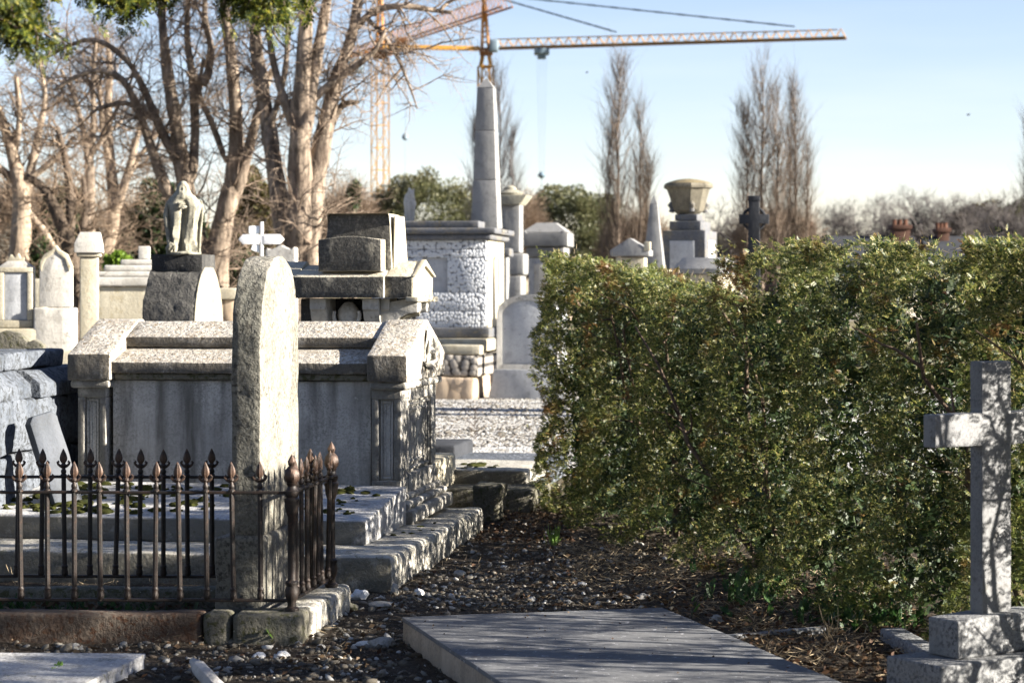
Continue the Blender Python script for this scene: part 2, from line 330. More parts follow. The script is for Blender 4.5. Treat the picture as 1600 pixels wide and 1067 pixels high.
    def build(s, name, mat, parent=None, jit=None, smooth=35):
        vs = s.v
        if jit: vs = [nz(v, *jit) for v in vs]
        me = bpy.data.meshes.new(name); me.from_pydata([tuple(v) for v in vs], [], s.f); me.update()
        me.materials.append(M[mat] if isinstance(mat, str) else mat)
        if smooth: me.shade_smooth(); me.set_sharp_from_angle(angle=math.radians(smooth))
        o = bpy.data.objects.new(name, me); COL.objects.link(o)
        if parent: o.parent = parent
        return o
def tag(o, label, cat, group=None):
    o['label'] = label; o['category'] = cat
    if group: o['group'] = group
    return o
def thing(name, label, cat, loc=(0, 0, 0), rz=0, group=None):
    o = bpy.data.objects.new(name, None); COL.objects.link(o); o.location = loc; o.rotation_euler = (0, 0, rz); o.empty_display_size = .2
    return tag(o, label, cat, group)
def struct(o): o['kind'] = 'structure'; return o
def stuff(o): o['kind'] = 'stuff'; return o
def np_mesh(name, V, Q, mat, parent=None, k=4, smooth=False):
    me = bpy.data.meshes.new(name); V = np.asarray(V, np.float32); Q = np.asarray(Q, np.int32)
    me.vertices.add(len(V)); me.vertices.foreach_set('co', V.ravel())
    me.loops.add(Q.size); me.loops.foreach_set('vertex_index', Q.ravel())
    me.polygons.add(len(Q)); me.polygons.foreach_set('loop_start', np.arange(0, Q.size, k, dtype=np.int32))
    me.update(calc_edges=True); me.validate()
    if smooth: me.shade_smooth()
    me.materials.append(M[mat]); o = bpy.data.objects.new(name, me); COL.objects.link(o)
    if parent: o.parent = parent
    return o
class Tubes:                                # many thin tapering branches in one mesh, by numpy
    def __init__(s): s.g = {}
    def add(s, pts, rad, sides=4):
        s.g.setdefault((len(pts), sides), []).append((np.asarray(pts, float), np.asarray(rad, float)))
    def build(s, name, mat, parent=None):
        VV, QQ, off = [], [], 0
        for (n, sd_), L in s.g.items():
            Pn = np.array([a for a, _ in L]); Rr = np.array([b for _, b in L]); k = len(L)
            t = np.empty_like(Pn); t[:, 1:-1] = Pn[:, 2:] - Pn[:, :-2]; t[:, 0] = Pn[:, 1] - Pn[:, 0]; t[:, -1] = Pn[:, -1] - Pn[:, -2]
            t /= np.linalg.norm(t, axis=2, keepdims=True) + 1e-9
            ref = np.where(np.abs(t[..., 1:2]) < .9, np.array([0, 1., 0]), np.array([1., 0, 0]))
            u = np.cross(t, ref); u /= np.linalg.norm(u, axis=2, keepdims=True) + 1e-9; w = np.cross(t, u)
            a = np.arange(sd_) * 2 * math.pi / sd_
            V = Pn[:, :, None] + (u[:, :, None] * np.cos(a)[None, None, :, None] + w[:, :, None] * np.sin(a)[None, None, :, None]) * Rr[:, :, None, None]
            i = np.arange(n - 1)[:, None] * sd_; j = np.arange(sd_)[None]; j2 = (j + 1) % sd_
            q = np.stack([i + j, i + j2, i + sd_ + j2, i + sd_ + j], -1).reshape(-1, 4)
            QQ.append((q[None] + (np.arange(k) * n * sd_)[:, None, None] + off).reshape(-1, 4))
            VV.append(V.reshape(-1, 3)); off += k * n * sd_
        return np_mesh(name, np.concatenate(VV), np.concatenate(QQ), mat, parent, smooth=True)
def rand_rot(d, roll, rng=NR):              # frames whose x axis runs along d
    d = d / (np.linalg.norm(d, axis=1, keepdims=True) + 1e-9)
    ref = np.where(np.abs(d[:, 2:3]) < .9, np.array([0, 0, 1.]), np.array([1., 0, 0]))
    u = np.cross(d, ref); u /= np.linalg.norm(u, axis=1, keepdims=True); w = np.cross(d, u)
    c, s_ = np.cos(roll)[:, None], np.sin(roll)[:, None]
    return d, u * c + w * s_, w * c - u * s_
def spray_template(n, ln, wd, spread=.75, curl=.15):  # leaflets along a stem, in the x-y plane
    V = []
    for i in range(n):
        sgn = 0 if i == n - 1 else (1 if i % 2 else -1)
        t = .1 + .75 * i / max(1, n - 1); a = sgn * spread
        o = np.array([t, 0, curl * t * t]); d = np.array([math.cos(a), math.sin(a), .12 * sgn]); p = np.array([-math.sin(a), math.cos(a), 0])
        V += [o, o + d * ln * .5 + p * wd, o + d * ln, o + d * ln * .5 - p * wd]
    return np.array(V)
LEAF1 = np.array([[0, 0, 0], [.5, .3, .08], [1, 0, 0], [.5, -.3, .08]])
TWIG3 = spray_template(3, .6, .016, .5)
def scatter(name, mat, pos, d, size, tmpl, parent=None, roll=None):
    n = len(pos); roll = NR.uniform(0, 2 * math.pi, n) if roll is None else roll
    a, b, c = rand_rot(d, roll); sz = np.asarray(size).reshape(-1, 1, 1)
    V = pos[:, None] + sz * (tmpl[None, :, 0:1] * a[:, None] + tmpl[None, :, 1:2] * b[:, None] + tmpl[None, :, 2:3] * c[:, None])
    m = len(tmpl); q = np.arange(m).reshape(-1, 4)
    Q = (q[None] + (np.arange(n) * m)[:, None, None]).reshape(-1, 4)
    return np_mesh(name, V.reshape(-1, 3), Q, mat, parent)
# ---------------------------------------------------------------- ground
def gz(x, y):
    f = max(0.0, min(1.0, (20 - y) / 2)) * max(0.0, min(1.0, (y - 6) / 2))
    v = Vector((x, y, 0))
    return f * (.022 * noise.noise(v * 1.3) + .014 * noise.noise(v * 5) + .007 * noise.noise(v * 17))
def axis(a, b, step, lo, hi):
    L = list(np.arange(a, b + 1e-6, step)); s_ = step
    while L[-1] < hi: s_ *= 1.35; L.append(L[-1] + s_)
    s_ = step
    while L[0] > lo: s_ *= 1.35; L.insert(0, L[0] - s_)
    return L
gx, gy = axis(-3.2, 3.4, .045, -1600, 1600), axis(8.6, 19, .05, -300, 3000)
gv = np.array([(x, y, gz(x, y)) for y in gy for x in gx]); n = len(gx)
gi = (np.arange(len(gy) - 1)[:, None] * n + np.arange(n - 1)[None]).ravel()
struct(np_mesh('ground', gv, np.stack([gi, gi + 1, gi + n + 1, gi + n], -1), 'soil', smooth=True))
px_, py_ = np.linspace(-9, 12, 60), np.linspace(20.5, 41, 60)
pv = np.array([(x, y, .012 + .012 * noise.noise(Vector((x, y, 2)))) for y in py_ for x in px_])
gi = (np.arange(59)[:, None] * 60 + np.arange(59)[None]).ravel()
struct(np_mesh('gravel_path', pv, np.stack([gi, gi + 1, gi + 61, gi + 60], -1), 'gravel', smooth=True))

# ---------------------------------------------------------------- the long box tomb in the middle
T = thing('box_tomb', 'long grey box tomb with stepped granite roof and gabled end blocks behind the iron railing', 'tomb', (-.704, 14.6, 0), TH)
J = (.004, 5)
def gable(x0, x1, y0, y1, ze, zf, zt, mid):
    return MB().prism([(y0, ze), (y0, zf), (mid - .05, zt - .004), (mid + .05, zt - .004), (y1, zf), (y1, ze)], x0, x1, 'x', .014, .09)
def cap(x0, x1):
    c = gable(x0, x1, -.01, 1.31, 1.14, 1.317, 1.555, .65).build('roof_end_block', 'roof', T, J)
    MB().rbox(x0 + .012, x1 - .012, .012, 1.28, 1.085, 1.138, .02).build('cornice', 'tomb_end', c, (.003, 6))
    return c
capR = cap(-.275, .0); cap(-2.39, -2.085)
orn = MB()
orn.blob((.01, .66, 1.36), .03, .10, .13, 3, .3, 2.4, 0, 3)
orn.tube([(.0, .52, 1.25), (.035, .60, 1.23), (.045, .68, 1.27), (.04, .66, 1.33), (.03, .60, 1.33)], [.02, .03, .032, .026, .016], 8)
orn.tube([(.0, .80, 1.26), (.03, .77, 1.30), (.035, .72, 1.40), (.02, .66, 1.47)], [.02, .026, .024, .012], 8)
orn.build('carved_scroll', 'tomb_end', capR, (.006, 9))
MB().prism([(.03, 1.19), (.03, 1.262), (.42, 1.37), (.95, 1.37), (1.27, 1.262), (1.27, 1.19)], -2.087, -.273, 'x', .010, .09).build('roof_slab', 'roof', T, J)
MB().prism([(.33, 1.362), (.33, 1.43), (.60, 1.535), (.74, 1.535), (1.0, 1.43), (1.0, 1.362)], -2.084, -.277, 'x', .010, .09).build('roof_slab', 'roof', T, J)
MB().rbox(-2.08, -.28, .06, 1.25, 1.14, 1.188, .02).build('eaves_moulding', 'kerb_dirty', T, (.003, 6))
b = MB().rbox(-2.10, -.27, .10, 1.22, .19, 1.137, .006, .12).build('wall', 'tomb_wall', T, (.004, 2.5))
def pilaster(x0, x1, name='pilaster'):
    pb = MB(); rx0, rx1, rz0, rz1 = x0 + .045, x1 - .045, .47, 1.02
    pb.rbox(x0, x1, .05, .30, rz1, 1.084, .006); pb.rbox(x0, x1, .05, .30, .375, rz0, .006)
    pb.rbox(x0, rx0, .052, .30, rz0 + .001, rz1 - .001, .006); pb.rbox(rx1, x1, .052, .30, rz0 + .001, rz1 - .001, .006)
    o = pb.build(name, 'tomb_end', T, (.003, 6))
    q = MB().rbox(rx0, rx1, .088, .2, rz0, rz1, .004)
    for k in (0, 1):
        d = .012 + k * .022; y = .075 + k * .006
        q.rbox(rx0 + d, rx0 + d + .012, y, .12, rz0 + d, rz1 - d, .004); q.rbox(rx1 - d - .012, rx1 - d, y, .12, rz0 + d, rz1 - d, .004)
        q.rbox(rx0 + d + .012, rx1 - d - .012, y, .12, rz1 - d - .012, rz1 - d, .004); q.rbox(rx0 + d + .012, rx1 - d - .012, y, .12, rz0 + d, rz0 + d + .012, .004)
    q.build('sunk_panel', 'tomb_wall', o, (.002, 8))
pilaster(-.255, -.055); pilaster(-2.335, -2.135)
pb = MB(); e0, e1 = -.30, -.052
pb.rbox(e0, e1, .302, 1.24, 1.0, 1.083, .006); pb.rbox(e0, e1, .302, 1.24, .376, .50, .006); pb.rbox(e0, e1 - .002, 1.08, 1.24, .50, 1.0, .006)
ew = pb.build('end_wall', 'tomb_end', T, (.003, 6))
q = MB().rbox(-.2, -.08, .302, 1.08, .50, 1.0, .004)
for k in (0, 1):
    d = .02 + k * .045; x = -.066 - k * .006
    q.rbox(-.15, x, .31 + d, .31 + d + .018, .50 + d, 1.0 - d, .005); q.rbox(-.15, x, 1.08 - d - .018, 1.08 - d, .50 + d, 1.0 - d, .005)
    q.rbox(-.15, x, .31 + d + .018, 1.08 - d - .018, 1.0 - d - .018, 1.0 - d, .005); q.rbox(-.15, x, .31 + d + .018, 1.08 - d - .018, .50 + d, .50 + d + .018, .005)
q.build('sunk_panel', 'tomb_end', ew, (.003, 8))
mb = MB().rbox(-2.45, .055, -.06, 1.36, .19, .285, .02, .1)
mb.rbox(-2.42, .02, -.03, 1.33, .284, .335, .025, .1); mb.rbox(-2.39, -.02, .0, 1.30, .334, .377, .02, .1)
mb.build('base_moulding', 'tomb_end', T, (.005, 6))
# sloping ledger in front, in two pieces, and the rounded kerb round it
led = lambda x0, x1: MB().prism([(-1.226, .19), (-1.226, .325), (-1.212, .338), (-.05, .45), (-.05, .19)], x0, x1, 'x', .012, .08)
led(-2.905, .006).build('ledger', 'ledger', T, (.006, 4)); led(-4.1, -2.912).build('ledger', 'ledger', T, (.006, 4))
def kerb(x0, x1, y0, y1, z1=.192, z0=-.05, mat='kerb', par=None, r=.035, jit=(.007, 4), name='kerb_block'):
    return MB().rbox(x0, x1, y0, y1, z0, z1, r, .07).build(name, mat, par, jit)
kerb(-2.6, .307, -1.84, -1.23, .192, par=T); kerb(-4.1, -2.61, -1.835, -1.23, .188, par=T, mat='kerb_dirty')
kerb(-.4, .307, -1.224, .03, .190, par=T); kerb(-.4, .272, .04, 1.45, .165, par=T, jit=(.012, 4)); kerb(-4.1, -.41, -1.222, 1.4, .16, par=T)
def moss(parent, spots, name='moss'):
    mb = MB()
    for i, (x, y, z, sx, sy, h) in enumerate(spots): mb.blob((x, y, z), sx, sy, h, 2, .35, 2.2, R.uniform(0, 3), i)
    return stuff(mb.build(name, 'moss', parent, (.004, 40)))
sp = []
for cx_, n_, sx_ in ((-2.15, 130, .30), (-1.75, 40, .2), (-.28, 22, .14), (-3.3, 60, .3), (-2.75, 36, .22), (-1.3, 50, .4), (-.55, 8, .1)):
    for _ in range(n_):
        x = R.gauss(cx_, sx_); y = R.uniform(-1.13, -.15)
        if x < -.02: w = R.choice((.014, .022, .034, .05)) * R.uniform(.7, 1.3); sp.append((x, y, .338 + (y + 1.212) * .0964, w, w * R.uniform(.7, 1.1), w * .38 + .004))
for _ in range(7): w = R.uniform(.012, .03); sp.append((R.uniform(.05, .24), R.uniform(-.7, .3), .19, w, w, w * .35))
moss(T, sp)

# ---------------------------------------------------------------- fenced grave: kerbs, iron railing, arched headstone
G0 = Vector((-1.103, 10.9, 0)); gv_ = Vector((.136, .99, 0)).normalized(); gu = Vector((-1, .02, 0)).normalized()
def G(a, b, z=0): return G0 + gu * a + gv_ * b + Vector((0, 0, z))      # a: leftwards along the front, b: back
def GM(): return Matrix(((-gu.x, gv_.x, 0, G0.x), (-gu.y, gv_.y, 0, G0.y), (0, 0, 1, 0), (0, 0, 0, 1)))
K = thing('grave_kerb', 'low stone kerb carrying the rusty railing, rust stained at its left', 'kerb', (G0.x, G0.y, 0))
gm = Matrix.Translation(-Vector((G0.x, G0.y, 0))) @ GM()
def kb(x0, x1, y0, y1, z1, mat, r=.022): return MB().rbox(x0, x1, y0, y1, -.06, z1, r, .06, gm).build('kerb_block', mat, K, (.008, 4.5))
kb(-2.6, -.43, -.10, .08, .147, 'rusty_kerb'); kb(-.42, -.29, -.105, .08, .152, 'kerb_dirty', .03); kb(-.275, .07, -.11, .10, .15, 'kerb_dirty', .03)
kb(-.13, .075, .105, .52, .148, 'kerb', .03); kb(-.12, .08, .53, 1.05, .145, 'kerb', .035); kb(-2.6, -.125, .84, 1.0, .14, 'kerb_dirty')
kb(-2.6, -.14, .10, .835, .035, 'soil', .02)
FE = thing('iron_railing', 'rusty iron grave railing with leaf-pointed pickets and urn corner posts', 'railing', (G0.x, G0.y, 0))
def LG(a, b, z): v = G(a, b, z); return Vector((v.x - G0.x, v.y - G0.y, z))
DEP = .908
def rail(a0, b0, a1, b1, z, nm='rail'):
    d = (LG(a1, b1, 0) - LG(a0, b0, 0)); L = d.length; m = Matrix.Translation(LG(a0, b0, z)) @ Matrix.Rotation(math.atan2(d.y, d.x), 4, 'Z')
    MB().rbox(0, L, -.012, .012, -.008, .008, .004, .1, m).build(nm, 'iron', FE, (.002, 9))
for z in (.742, .203):
    rail(2.4, 0, .0, 0, z); rail(2.4, DEP, .0, DEP, z); rail(0, 0, 0, DEP, z)
def picket_mb():
    m = MB()
    m.lathe([(.013, .203), (.013, .745)], 8)
    m.lathe([(.010, .205), (.017, .215), (.019, .232), (.015, .25), (.018, .262), (.012, .275), (.009, .285)], 10)
    m.lathe([(.009, .745), (.018, .75), (.018, .758), (.012, .765), (.015, .772), (.015, .782), (.010, .79), (.010, .80), (.016, .806), (.016, .813), (.010, .82)], 10)
    for sg in (-1, 1):
        m.tube([(sg * .006, 0, .80), (sg * .018, 0, .806), (sg * .029, 0, .816), (sg * .033, 0, .826), (sg * .027, 0, .832), (sg * .022, 0, .826)], [.008, .0075, .007, .0065, .006, .003], 6)
    m.lathe([(.007, .818), (.014, .826), (.0205, .838), (.0215, .85), (.017, .868), (.009, .886), (.002, .90)], 8, sy=.62)
    for sg in (-1, 1): m.tube([(0, sg * .006, .818), (0, sg * .0125, .845), (0, sg * .006, .88), (0, 0, .899)], [.003, .0035, .003, .001], 5)
    return m
pk = None
def picket(a, b, ang=0, dz=0):
    global pk
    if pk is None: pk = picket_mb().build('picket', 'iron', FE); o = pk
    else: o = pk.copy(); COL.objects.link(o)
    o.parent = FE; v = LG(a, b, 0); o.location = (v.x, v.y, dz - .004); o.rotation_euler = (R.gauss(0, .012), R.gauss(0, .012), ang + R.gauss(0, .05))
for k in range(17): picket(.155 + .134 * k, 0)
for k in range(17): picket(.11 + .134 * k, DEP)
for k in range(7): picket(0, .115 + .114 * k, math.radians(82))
def post(a, b):
    m = MB()
    prof = [(.030, .146), (.036, .152), (.036, .165), (.022, .175), (.022, .20), (.028, .21), (.033, .225), (.036, .25), (.030, .275), (.034, .285), (.034, .295), (.022, .305),
            (.021, .32), (.020, .62), (.024, .63), (.030, .65), (.036, .675), (.036, .69), (.040, .70), (.040, .712), (.03, .72), (.036, .735), (.036, .75), (.026, .76), (.022, .775), (.03, .79)]
    m.lathe(prof, 14)
    urn = MB().lathe([(.022, .788), (.032, .80), (.040, .82), (.040, .836), (.033, .856), (.022, .868), (.014, .876), (.019, .885), (.021, .897), (.014, .912), (.004, .93), (.001, .937)], 16)
    urn.v = [Vector((v.x * (1 + .07 * math.cos(6 * math.atan2(v.y, v.x) + v.z * 55)), v.y * (1 + .07 * math.cos(6 * math.atan2(v.y, v.x) + v.z * 55)), v.z)) for v in urn.v]
    o = m.build('corner_post', 'iron', FE, (.0015, 30)); o.location = LG(a, b, 0); urn.build('urn_finial', 'iron', o, (.001, 30))
post(0, 0); post(0, DEP)
HS = thing('headstone', 'tall round-topped granite headstone on a square base inside the iron railing', 'headstone', (-1.285, 11.10, 0), math.radians(-7.9))
arch = [(.0, .5), (.84, .5)] + [(.42 + .42 * math.copysign(abs(math.cos(a)) ** .80, math.cos(a)), 1.42 + .515 * abs(math.sin(a)) ** .95) for a in np.linspace(0, math.pi, 22)]
MB().prism(arch, -.15, 0, 'x', .010, .05).build('slab', 'headstone', HS, (.006, 8))
MB().rbox(-.235, .018, -.03, .87, -.04, .498, .028, .06).build('base', 'headstone', HS, (.007, 6))

# ---------------------------------------------------------------- flat slabs in the foreground
def quad_slab(name, label, pts, z1, mat, side, cat='grave slab', z0=-.04, r=.012):
    o = thing(name, label, cat, (*pts[0][:2], 0)); q = [(p[0] - pts[0][0], p[1] - pts[0][1]) for p in pts]
    MB().prism(q, z1 - .022, z1, 'z', .005, .12).build('top', mat, o, (.003, 2))
    c = (sum(p[0] for p in q) / 4, sum(p[1] for p in q) / 4); q2 = [(p[0] + (c[0] - p[0]) * .006, p[1] + (c[1] - p[1]) * .006) for p in q]
    MB().prism(q2, z0, z1 - .0225, 'z', .006, .12).build('body', side, o, (.004, 3)); return o
A, B_ = Vector((-.55, 10.87)), Vector((.774, 11.2)); d = Vector((.268, -.963))
quad_slab('grave_slab', 'large dark flat grave slab with light streaks in the foreground', [A, B_, B_ + d * 2.9, A + d * 2.6], .125, 'slab', 'slab_side')
A, B_ = Vector((-1.69, 10.05)), Vector((-3.2, 10.1)); d = Vector((-.165, -.98))
quad_slab('grave_slab', 'small pale flat slab at the bottom left corner in front of the rusty kerb', [A, B_, B_ + d * 1.6, A + d * 1.6], .08, 'ledger', 'ledger')

# ---------------------------------------------------------------- granite cross at the right
CR = thing('stone_cross', 'plain pale granite latin cross on a two-step base in front of the hedge', 'cross', (2.01, 9.3, 0), math.atan2(.55, .83))
cs = [(0, .36), (.176, .36), (.176, 1.09), (.451, 1.09), (.451, 1.23), (.176, 1.23), (.176, 1.449), (0, 1.449), (0, 1.23), (-.275, 1.23), (-.275, 1.09), (0, 1.09)]
MB().prism(cs, 0, .073, 'y', .007, .05, seg=2).build('cross', 'cross', CR, (.0022, 14))
MB().rbox(-.196, .372, -.052, .125, .203, .362, .010, .05, fn=lambda v: Vector((v.x, v.y, v.z + (.012 * (1 - abs(v.x - .088) / .284) if v.z > .3 else 0)))).build('base', 'cross_base', CR, (.002, 9))
MB().rbox(-.37, .55, -.13, .20, -.06, .201, .012, .05).build('step', 'cross_base', CR, (.003, 9))
def low_kerb(label, p0, p1, w, h):
    d = Vector(p1) - Vector(p0); o = thing('kerb_stone', label, 'kerb', (*p0, 0), math.atan2(d.y, d.x))
    MB().rbox(0, d.length, 0, w, -.04, h, .012, .06).build('block', 'cross_base', o, (.006, 6)); return o
low_kerb('thin kerb stone edge lying beside the large dark slab at its right corner', (1.05, 10.86), (1.62, 11.18), .06, .028)
low_kerb('mossy kerb stone half buried just left of the cross base', (1.86, 11.0), (1.97, 10.1), .12, .05)

# ---------------------------------------------------------------- stones beyond the tomb kerb
o = tag(MB().rbox(-.11, .10, -.1, .12, -.05, .29, .035, .05, fn=lambda v: Vector((v.x + .05 * v.z + (.03 if v.z > .2 and v.x > 0 else 0), v.y - .12 * v.z, v.z))).build('broken_stone', 'kerb_dirty', None, (.014, 7)),
        'small leaning broken stone stump at the end of the tomb kerb', 'stone'); o.location = (-.185, 16.6, 0); o.rotation_euler = (0, 0, TH)
def flat(name, label, px0, px1, Yf, dep, z0, z1, mat, jit=(.010, 3), cat='grave slab', rz=TH, r=.03):
    x1, x0 = X(px1, Yf), X(px0, Yf); o = tag(MB().rbox(-(x1 - x0) / math.cos(rz), 0, 0, dep, z0, z1, r, .12).build(name, mat, None, jit), label, cat); o.location = (x1, Yf, 0); o.rotation_euler = (0, 0, rz); return o
flat('low_slab', 'lowest weathered slab behind the broken stump, left of the hedge foot', 640, 832, 17.2, 1.0, -.05, .175, 'kerb_dirty')
flat('low_slab', 'moss spotted slab lying raised on the lowest slab left of the hedge', 640, 822, 17.75, 1.15, .15, .285, 'kerb')
flat('low_slab', 'broad bluish slab behind the moss spotted slab left of the hedge', 640, 850, 19.3, 1.5, -.02, .20, 'blue')
flat('stone_block', 'dark low square stone showing past the right end of the box tomb', 560, 712, 20.2, .9, -.05, .32, 'black_cross', cat='stone block')
ms = []
for _ in range(16): w = R.uniform(.02, .05); ms.append((R.uniform(-.42, -.1), 18.1 + R.uniform(-.2, .35), .29, w * 1.2, w, w * .3))
o = tag(moss(None, ms, 'moss_patch'), 'dark moss cushions on the raised slab left of the hedge', 'moss')
# ---------------------------------------------------------------- stepped blue plinth at the left and the slab leaning on it
PLr = -math.atan(.131); PL = thing('stepped_plinth', 'stepped rough blue-grey stone plinth at the left edge behind the railing', 'plinth', (-3.36, 13.5, 0), PLr)
jr = (.030, 6)
for y0, y1 in ((0, .78), (.79, 1.5), (1.51, 2.1), (2.11, 2.7)):
    MB().rbox(-1.4, 0, y0, y1, .68, 1.03, .03, .07).build('block', 'blue', PL, jr)
for y0, y1 in ((0, .4), (.41, 1.15), (1.16, 1.9), (1.91, 2.7)):
    MB().rbox(-1.4, -.01, y0, y1, -.05, .672, .03, .07).build('block', 'blue', PL, jr)
for y0, y1, dx in ((0, 1.17, .0), (1.2, 2.0, .05), (2.02, 2.6, .0)):
    MB().prism([(-1.4, 1.03), (-.03 + dx, 1.03), (-.03 + dx, 1.12), (-.14 + dx, 1.21), (-1.4, 1.22)], y0, y1, 'y', .012, .08).build('chamfered_block', 'blue', PL, (.010, 5))
for y0, y1 in ((0, 1.0), (1.01, 2.2)):
    MB().rbox(-1.4, -.16, y0, y1, 1.215, 1.335, .02, .08).build('block', 'blue', PL, (.012, 4))
o = tag(MB().prism([(0, 0), (.20, 0), (.20, .96), (.17, 1.0), (.03, 1.0), (0, .96)], 0, .09, 'y', .012, .08, Matrix.Rotation(math.radians(-17), 4, 'Y') @ Matrix.Rotation(math.radians(38), 4, 'Z')).build('leaning_slab', 'slate', None, (.005, 4)),
        'dark slate slab leaning against the stepped blue-grey plinth', 'slab'); o.location = (-2.83, 14.05, -.02)

# ---------------------------------------------------------------- statue on its arched pedestal
def at(px, Y): return (X(px, Y), Y, 0)
SP = thing('arched_pedestal', 'arched tomb pedestal, black rough front and pale inscribed end, under the veiled statue', 'pedestal', at(304, 19.5), TH); SP.scale = (1.147,) * 3; SP.location.z = -.257
prof = [(0, .5), (0, 1.40)] + [(.38 - .38 * math.cos(a) ** 1.0, 1.40 + .56 * math.sin(a)) for a in np.linspace(.12, 1.30, 10)]
prof += [(.765 - p[0], p[1]) for p in prof[::-1]]
MB().prism(prof, -.435, -.012, 'x', .006, .04).build('body', 'dark_weathered', SP, (.009, 14))
endb = MB().prism([(y, z) for y, z in prof], -.011, 0, 'x', .003).build('end_slab', 'dull_buff', SP)
ins = MB(); R2 = random.Random(3)
for row in range(6):
    y = .22 + .02 * R2.random(); z = 1.80 - row * .056
    while y < .56 - .02 * (row == 0) * 4:
        w = R2.uniform(.012, .022); ins.rbox(0, .0012, y, y + w * .3, z, z + .022, .0005, .1); ins.rbox(0, .0012, y + w * .3, y + w, z + R2.choice((0, .012, .024)), z + R2.choice((.006, .018, .030)) + .004, .001, .1); y += w + R2.choice((.007, .007, .007, .02))
ins.build('inscription', 'white_paint', endb, smooth=0)
MB().rbox(-.425, -.004, .215, .56, 1.90, 2.042, .008).build('top_slab', 'black', SP, (.003, 9)); MB().rbox(-.6, .16, -.15, .9, -.05, .498, .02).build('base', 'buff', SP, (.006, 4))
def statue():
    mb = MB(); seg = 72
    prof = [  # z, half width, half depth, x shift, y shift, fold
        (0, .118, .10, -.004, 0, .13), (.02, .124, .105, -.004, 0, .15), (.06, .118, .10, -.002, 0, .15), (.12, .110, .095, .0, 0, .14), (.20, .108, .09, .003, 0, .13),
        (.28, .114, .088, .006, 0, .11), (.35, .126, .09, .006, 0, .085), (.40, .134, .09, .005, 0, .06), (.44, .116, .082, .0, 0, .04), (.475, .086, .074, -.001, -.010, .03),
        (.50, .062, .062, -.004, -.018, .02), (.53, .047, .055, -.005, -.022, .015), (.56, .041, .048, -.005, -.024, .01), (.582, .029, .036, -.005, -.024, 0), (.597, .016, .022, -.005, -.024, 0), (.600, .002, .004, -.005, -.024, 0)]
    vs, fs = [], []
    zz = np.linspace(0, .600, 75); A_ = np.array(prof)
    for z in zz:
        hw, hd, sx, sy, fo = [np.interp(z, A_[:, 0], A_[:, k]) for k in range(1, 6)]
        for k in range(seg):
            a = 2 * math.pi * k / seg
            f = (1 - 2 * abs(math.sin(4.5 * a + .8 * math.sin(z * 7) + z * 2.5)) ** .7) * .75 + (1 - 2 * abs(math.sin(7.5 * a - z * 6)) ** .8) * .35
            r = 1 + fo * f
            x, y = math.cos(a) * hw * r, math.sin(a) * hd * r
            # opening of the mantle down the front, and the face under the veil
            fr = max(0, -math.sin(a)) ** 3
            off = math.cos(a) * hw + .016 - .05 * (z - .25)
            if z < .46: y += fr * .055 * math.exp(-(off / .027) ** 2) * min(1, (.46 - z) / .06)
            if .50 < z < .575:
                hx = math.cos(a) * hw + .004; y += fr * (.011 * math.exp(-(((hx) / .026) ** 2 + ((z - .535) / .03) ** 2) ** 3)); y -= fr * .010 * math.exp(-((hx / .008) ** 2 + ((z - .533) / .014) ** 2))
                y -= fr * .006 * math.exp(-((hx / .012) ** 2 + ((z - .515) / .004) ** 2))
            vs.append((x + sx, y + sy, z))
    n = len(zz)
    for i in range(n - 1):
        for k in range(seg): fs.append((i * seg + k, i * seg + (k + 1) % seg, (i + 1) * seg + (k + 1) % seg, (i + 1) * seg + k))
    fs.append(tuple(range(seg))[::-1]); fs.append(tuple((n - 1) * seg + k for k in range(seg)))
    mb.add(vs, fs)
    # forearms crossing to the breast, fingers spread on the mantle
    for sx, z0 in ((-1, .36), (1, .40)):
        hx, hz = (-.035, .415) if sx < 0 else (.0, .385)
        mb.blob((hx, -.086, hz), .018, .010, .013, 2, .1)
        for k in range(5):
            a = -.75 + k * .34; L = (.026, .036, .040, .036, .024)[k]
            mb.tube([(hx, -.090, hz), (hx - sx * math.cos(a) * L * .6, -.096, hz + math.sin(a) * L * .6), (hx - sx * math.cos(a) * L, -.090, hz + math.sin(a) * L)], [.0055, .005, .0035], 6)
    # mantle edges falling from the shoulders and curling hem
    mb.tube([(-.116, -.01, .42), (-.132, -.02, .33), (-.124, -.025, .22), (-.108, -.04, .10), (-.10, -.07, .05)], [.012, .017, .014, .015, .012], 8)
    mb.tube([(.128, .0, .44), (.136, -.02, .37), (.128, -.035, .27), (.116, -.03, .15), (.112, -.03, .02)], [.010, .014, .011, .012, .010], 8)
    mb.tube([(-.105, -.07, .03), (-.115, -.09, .055), (-.098, -.10, .085), (-.072, -.105, .075), (-.078, -.11, .05), (-.095, -.108, .055)], [.020, .024, .022, .016, .012, .008], 9)
    mb.tube([(-.10, -.07, .012), (-.05, -.115, .010), (.01, -.125, .018), (.06, -.105, .010), (.11, -.06, .01)], [.012, .015, .013, .015, .012], 8)
    return mb
ST = tag(statue().build('statue', 'statue', None, (.003, 22), 60), 'veiled stone statue of a robed woman with hands at her breast on the arched pedestal', 'statue')
ST.location = Vector(at(286.5, 19.9)) + Vector((0, 0, 2.080)); ST.rotation_euler = (0, 0, TH + .42); ST.scale = (1.25, 1.22, 1.13)

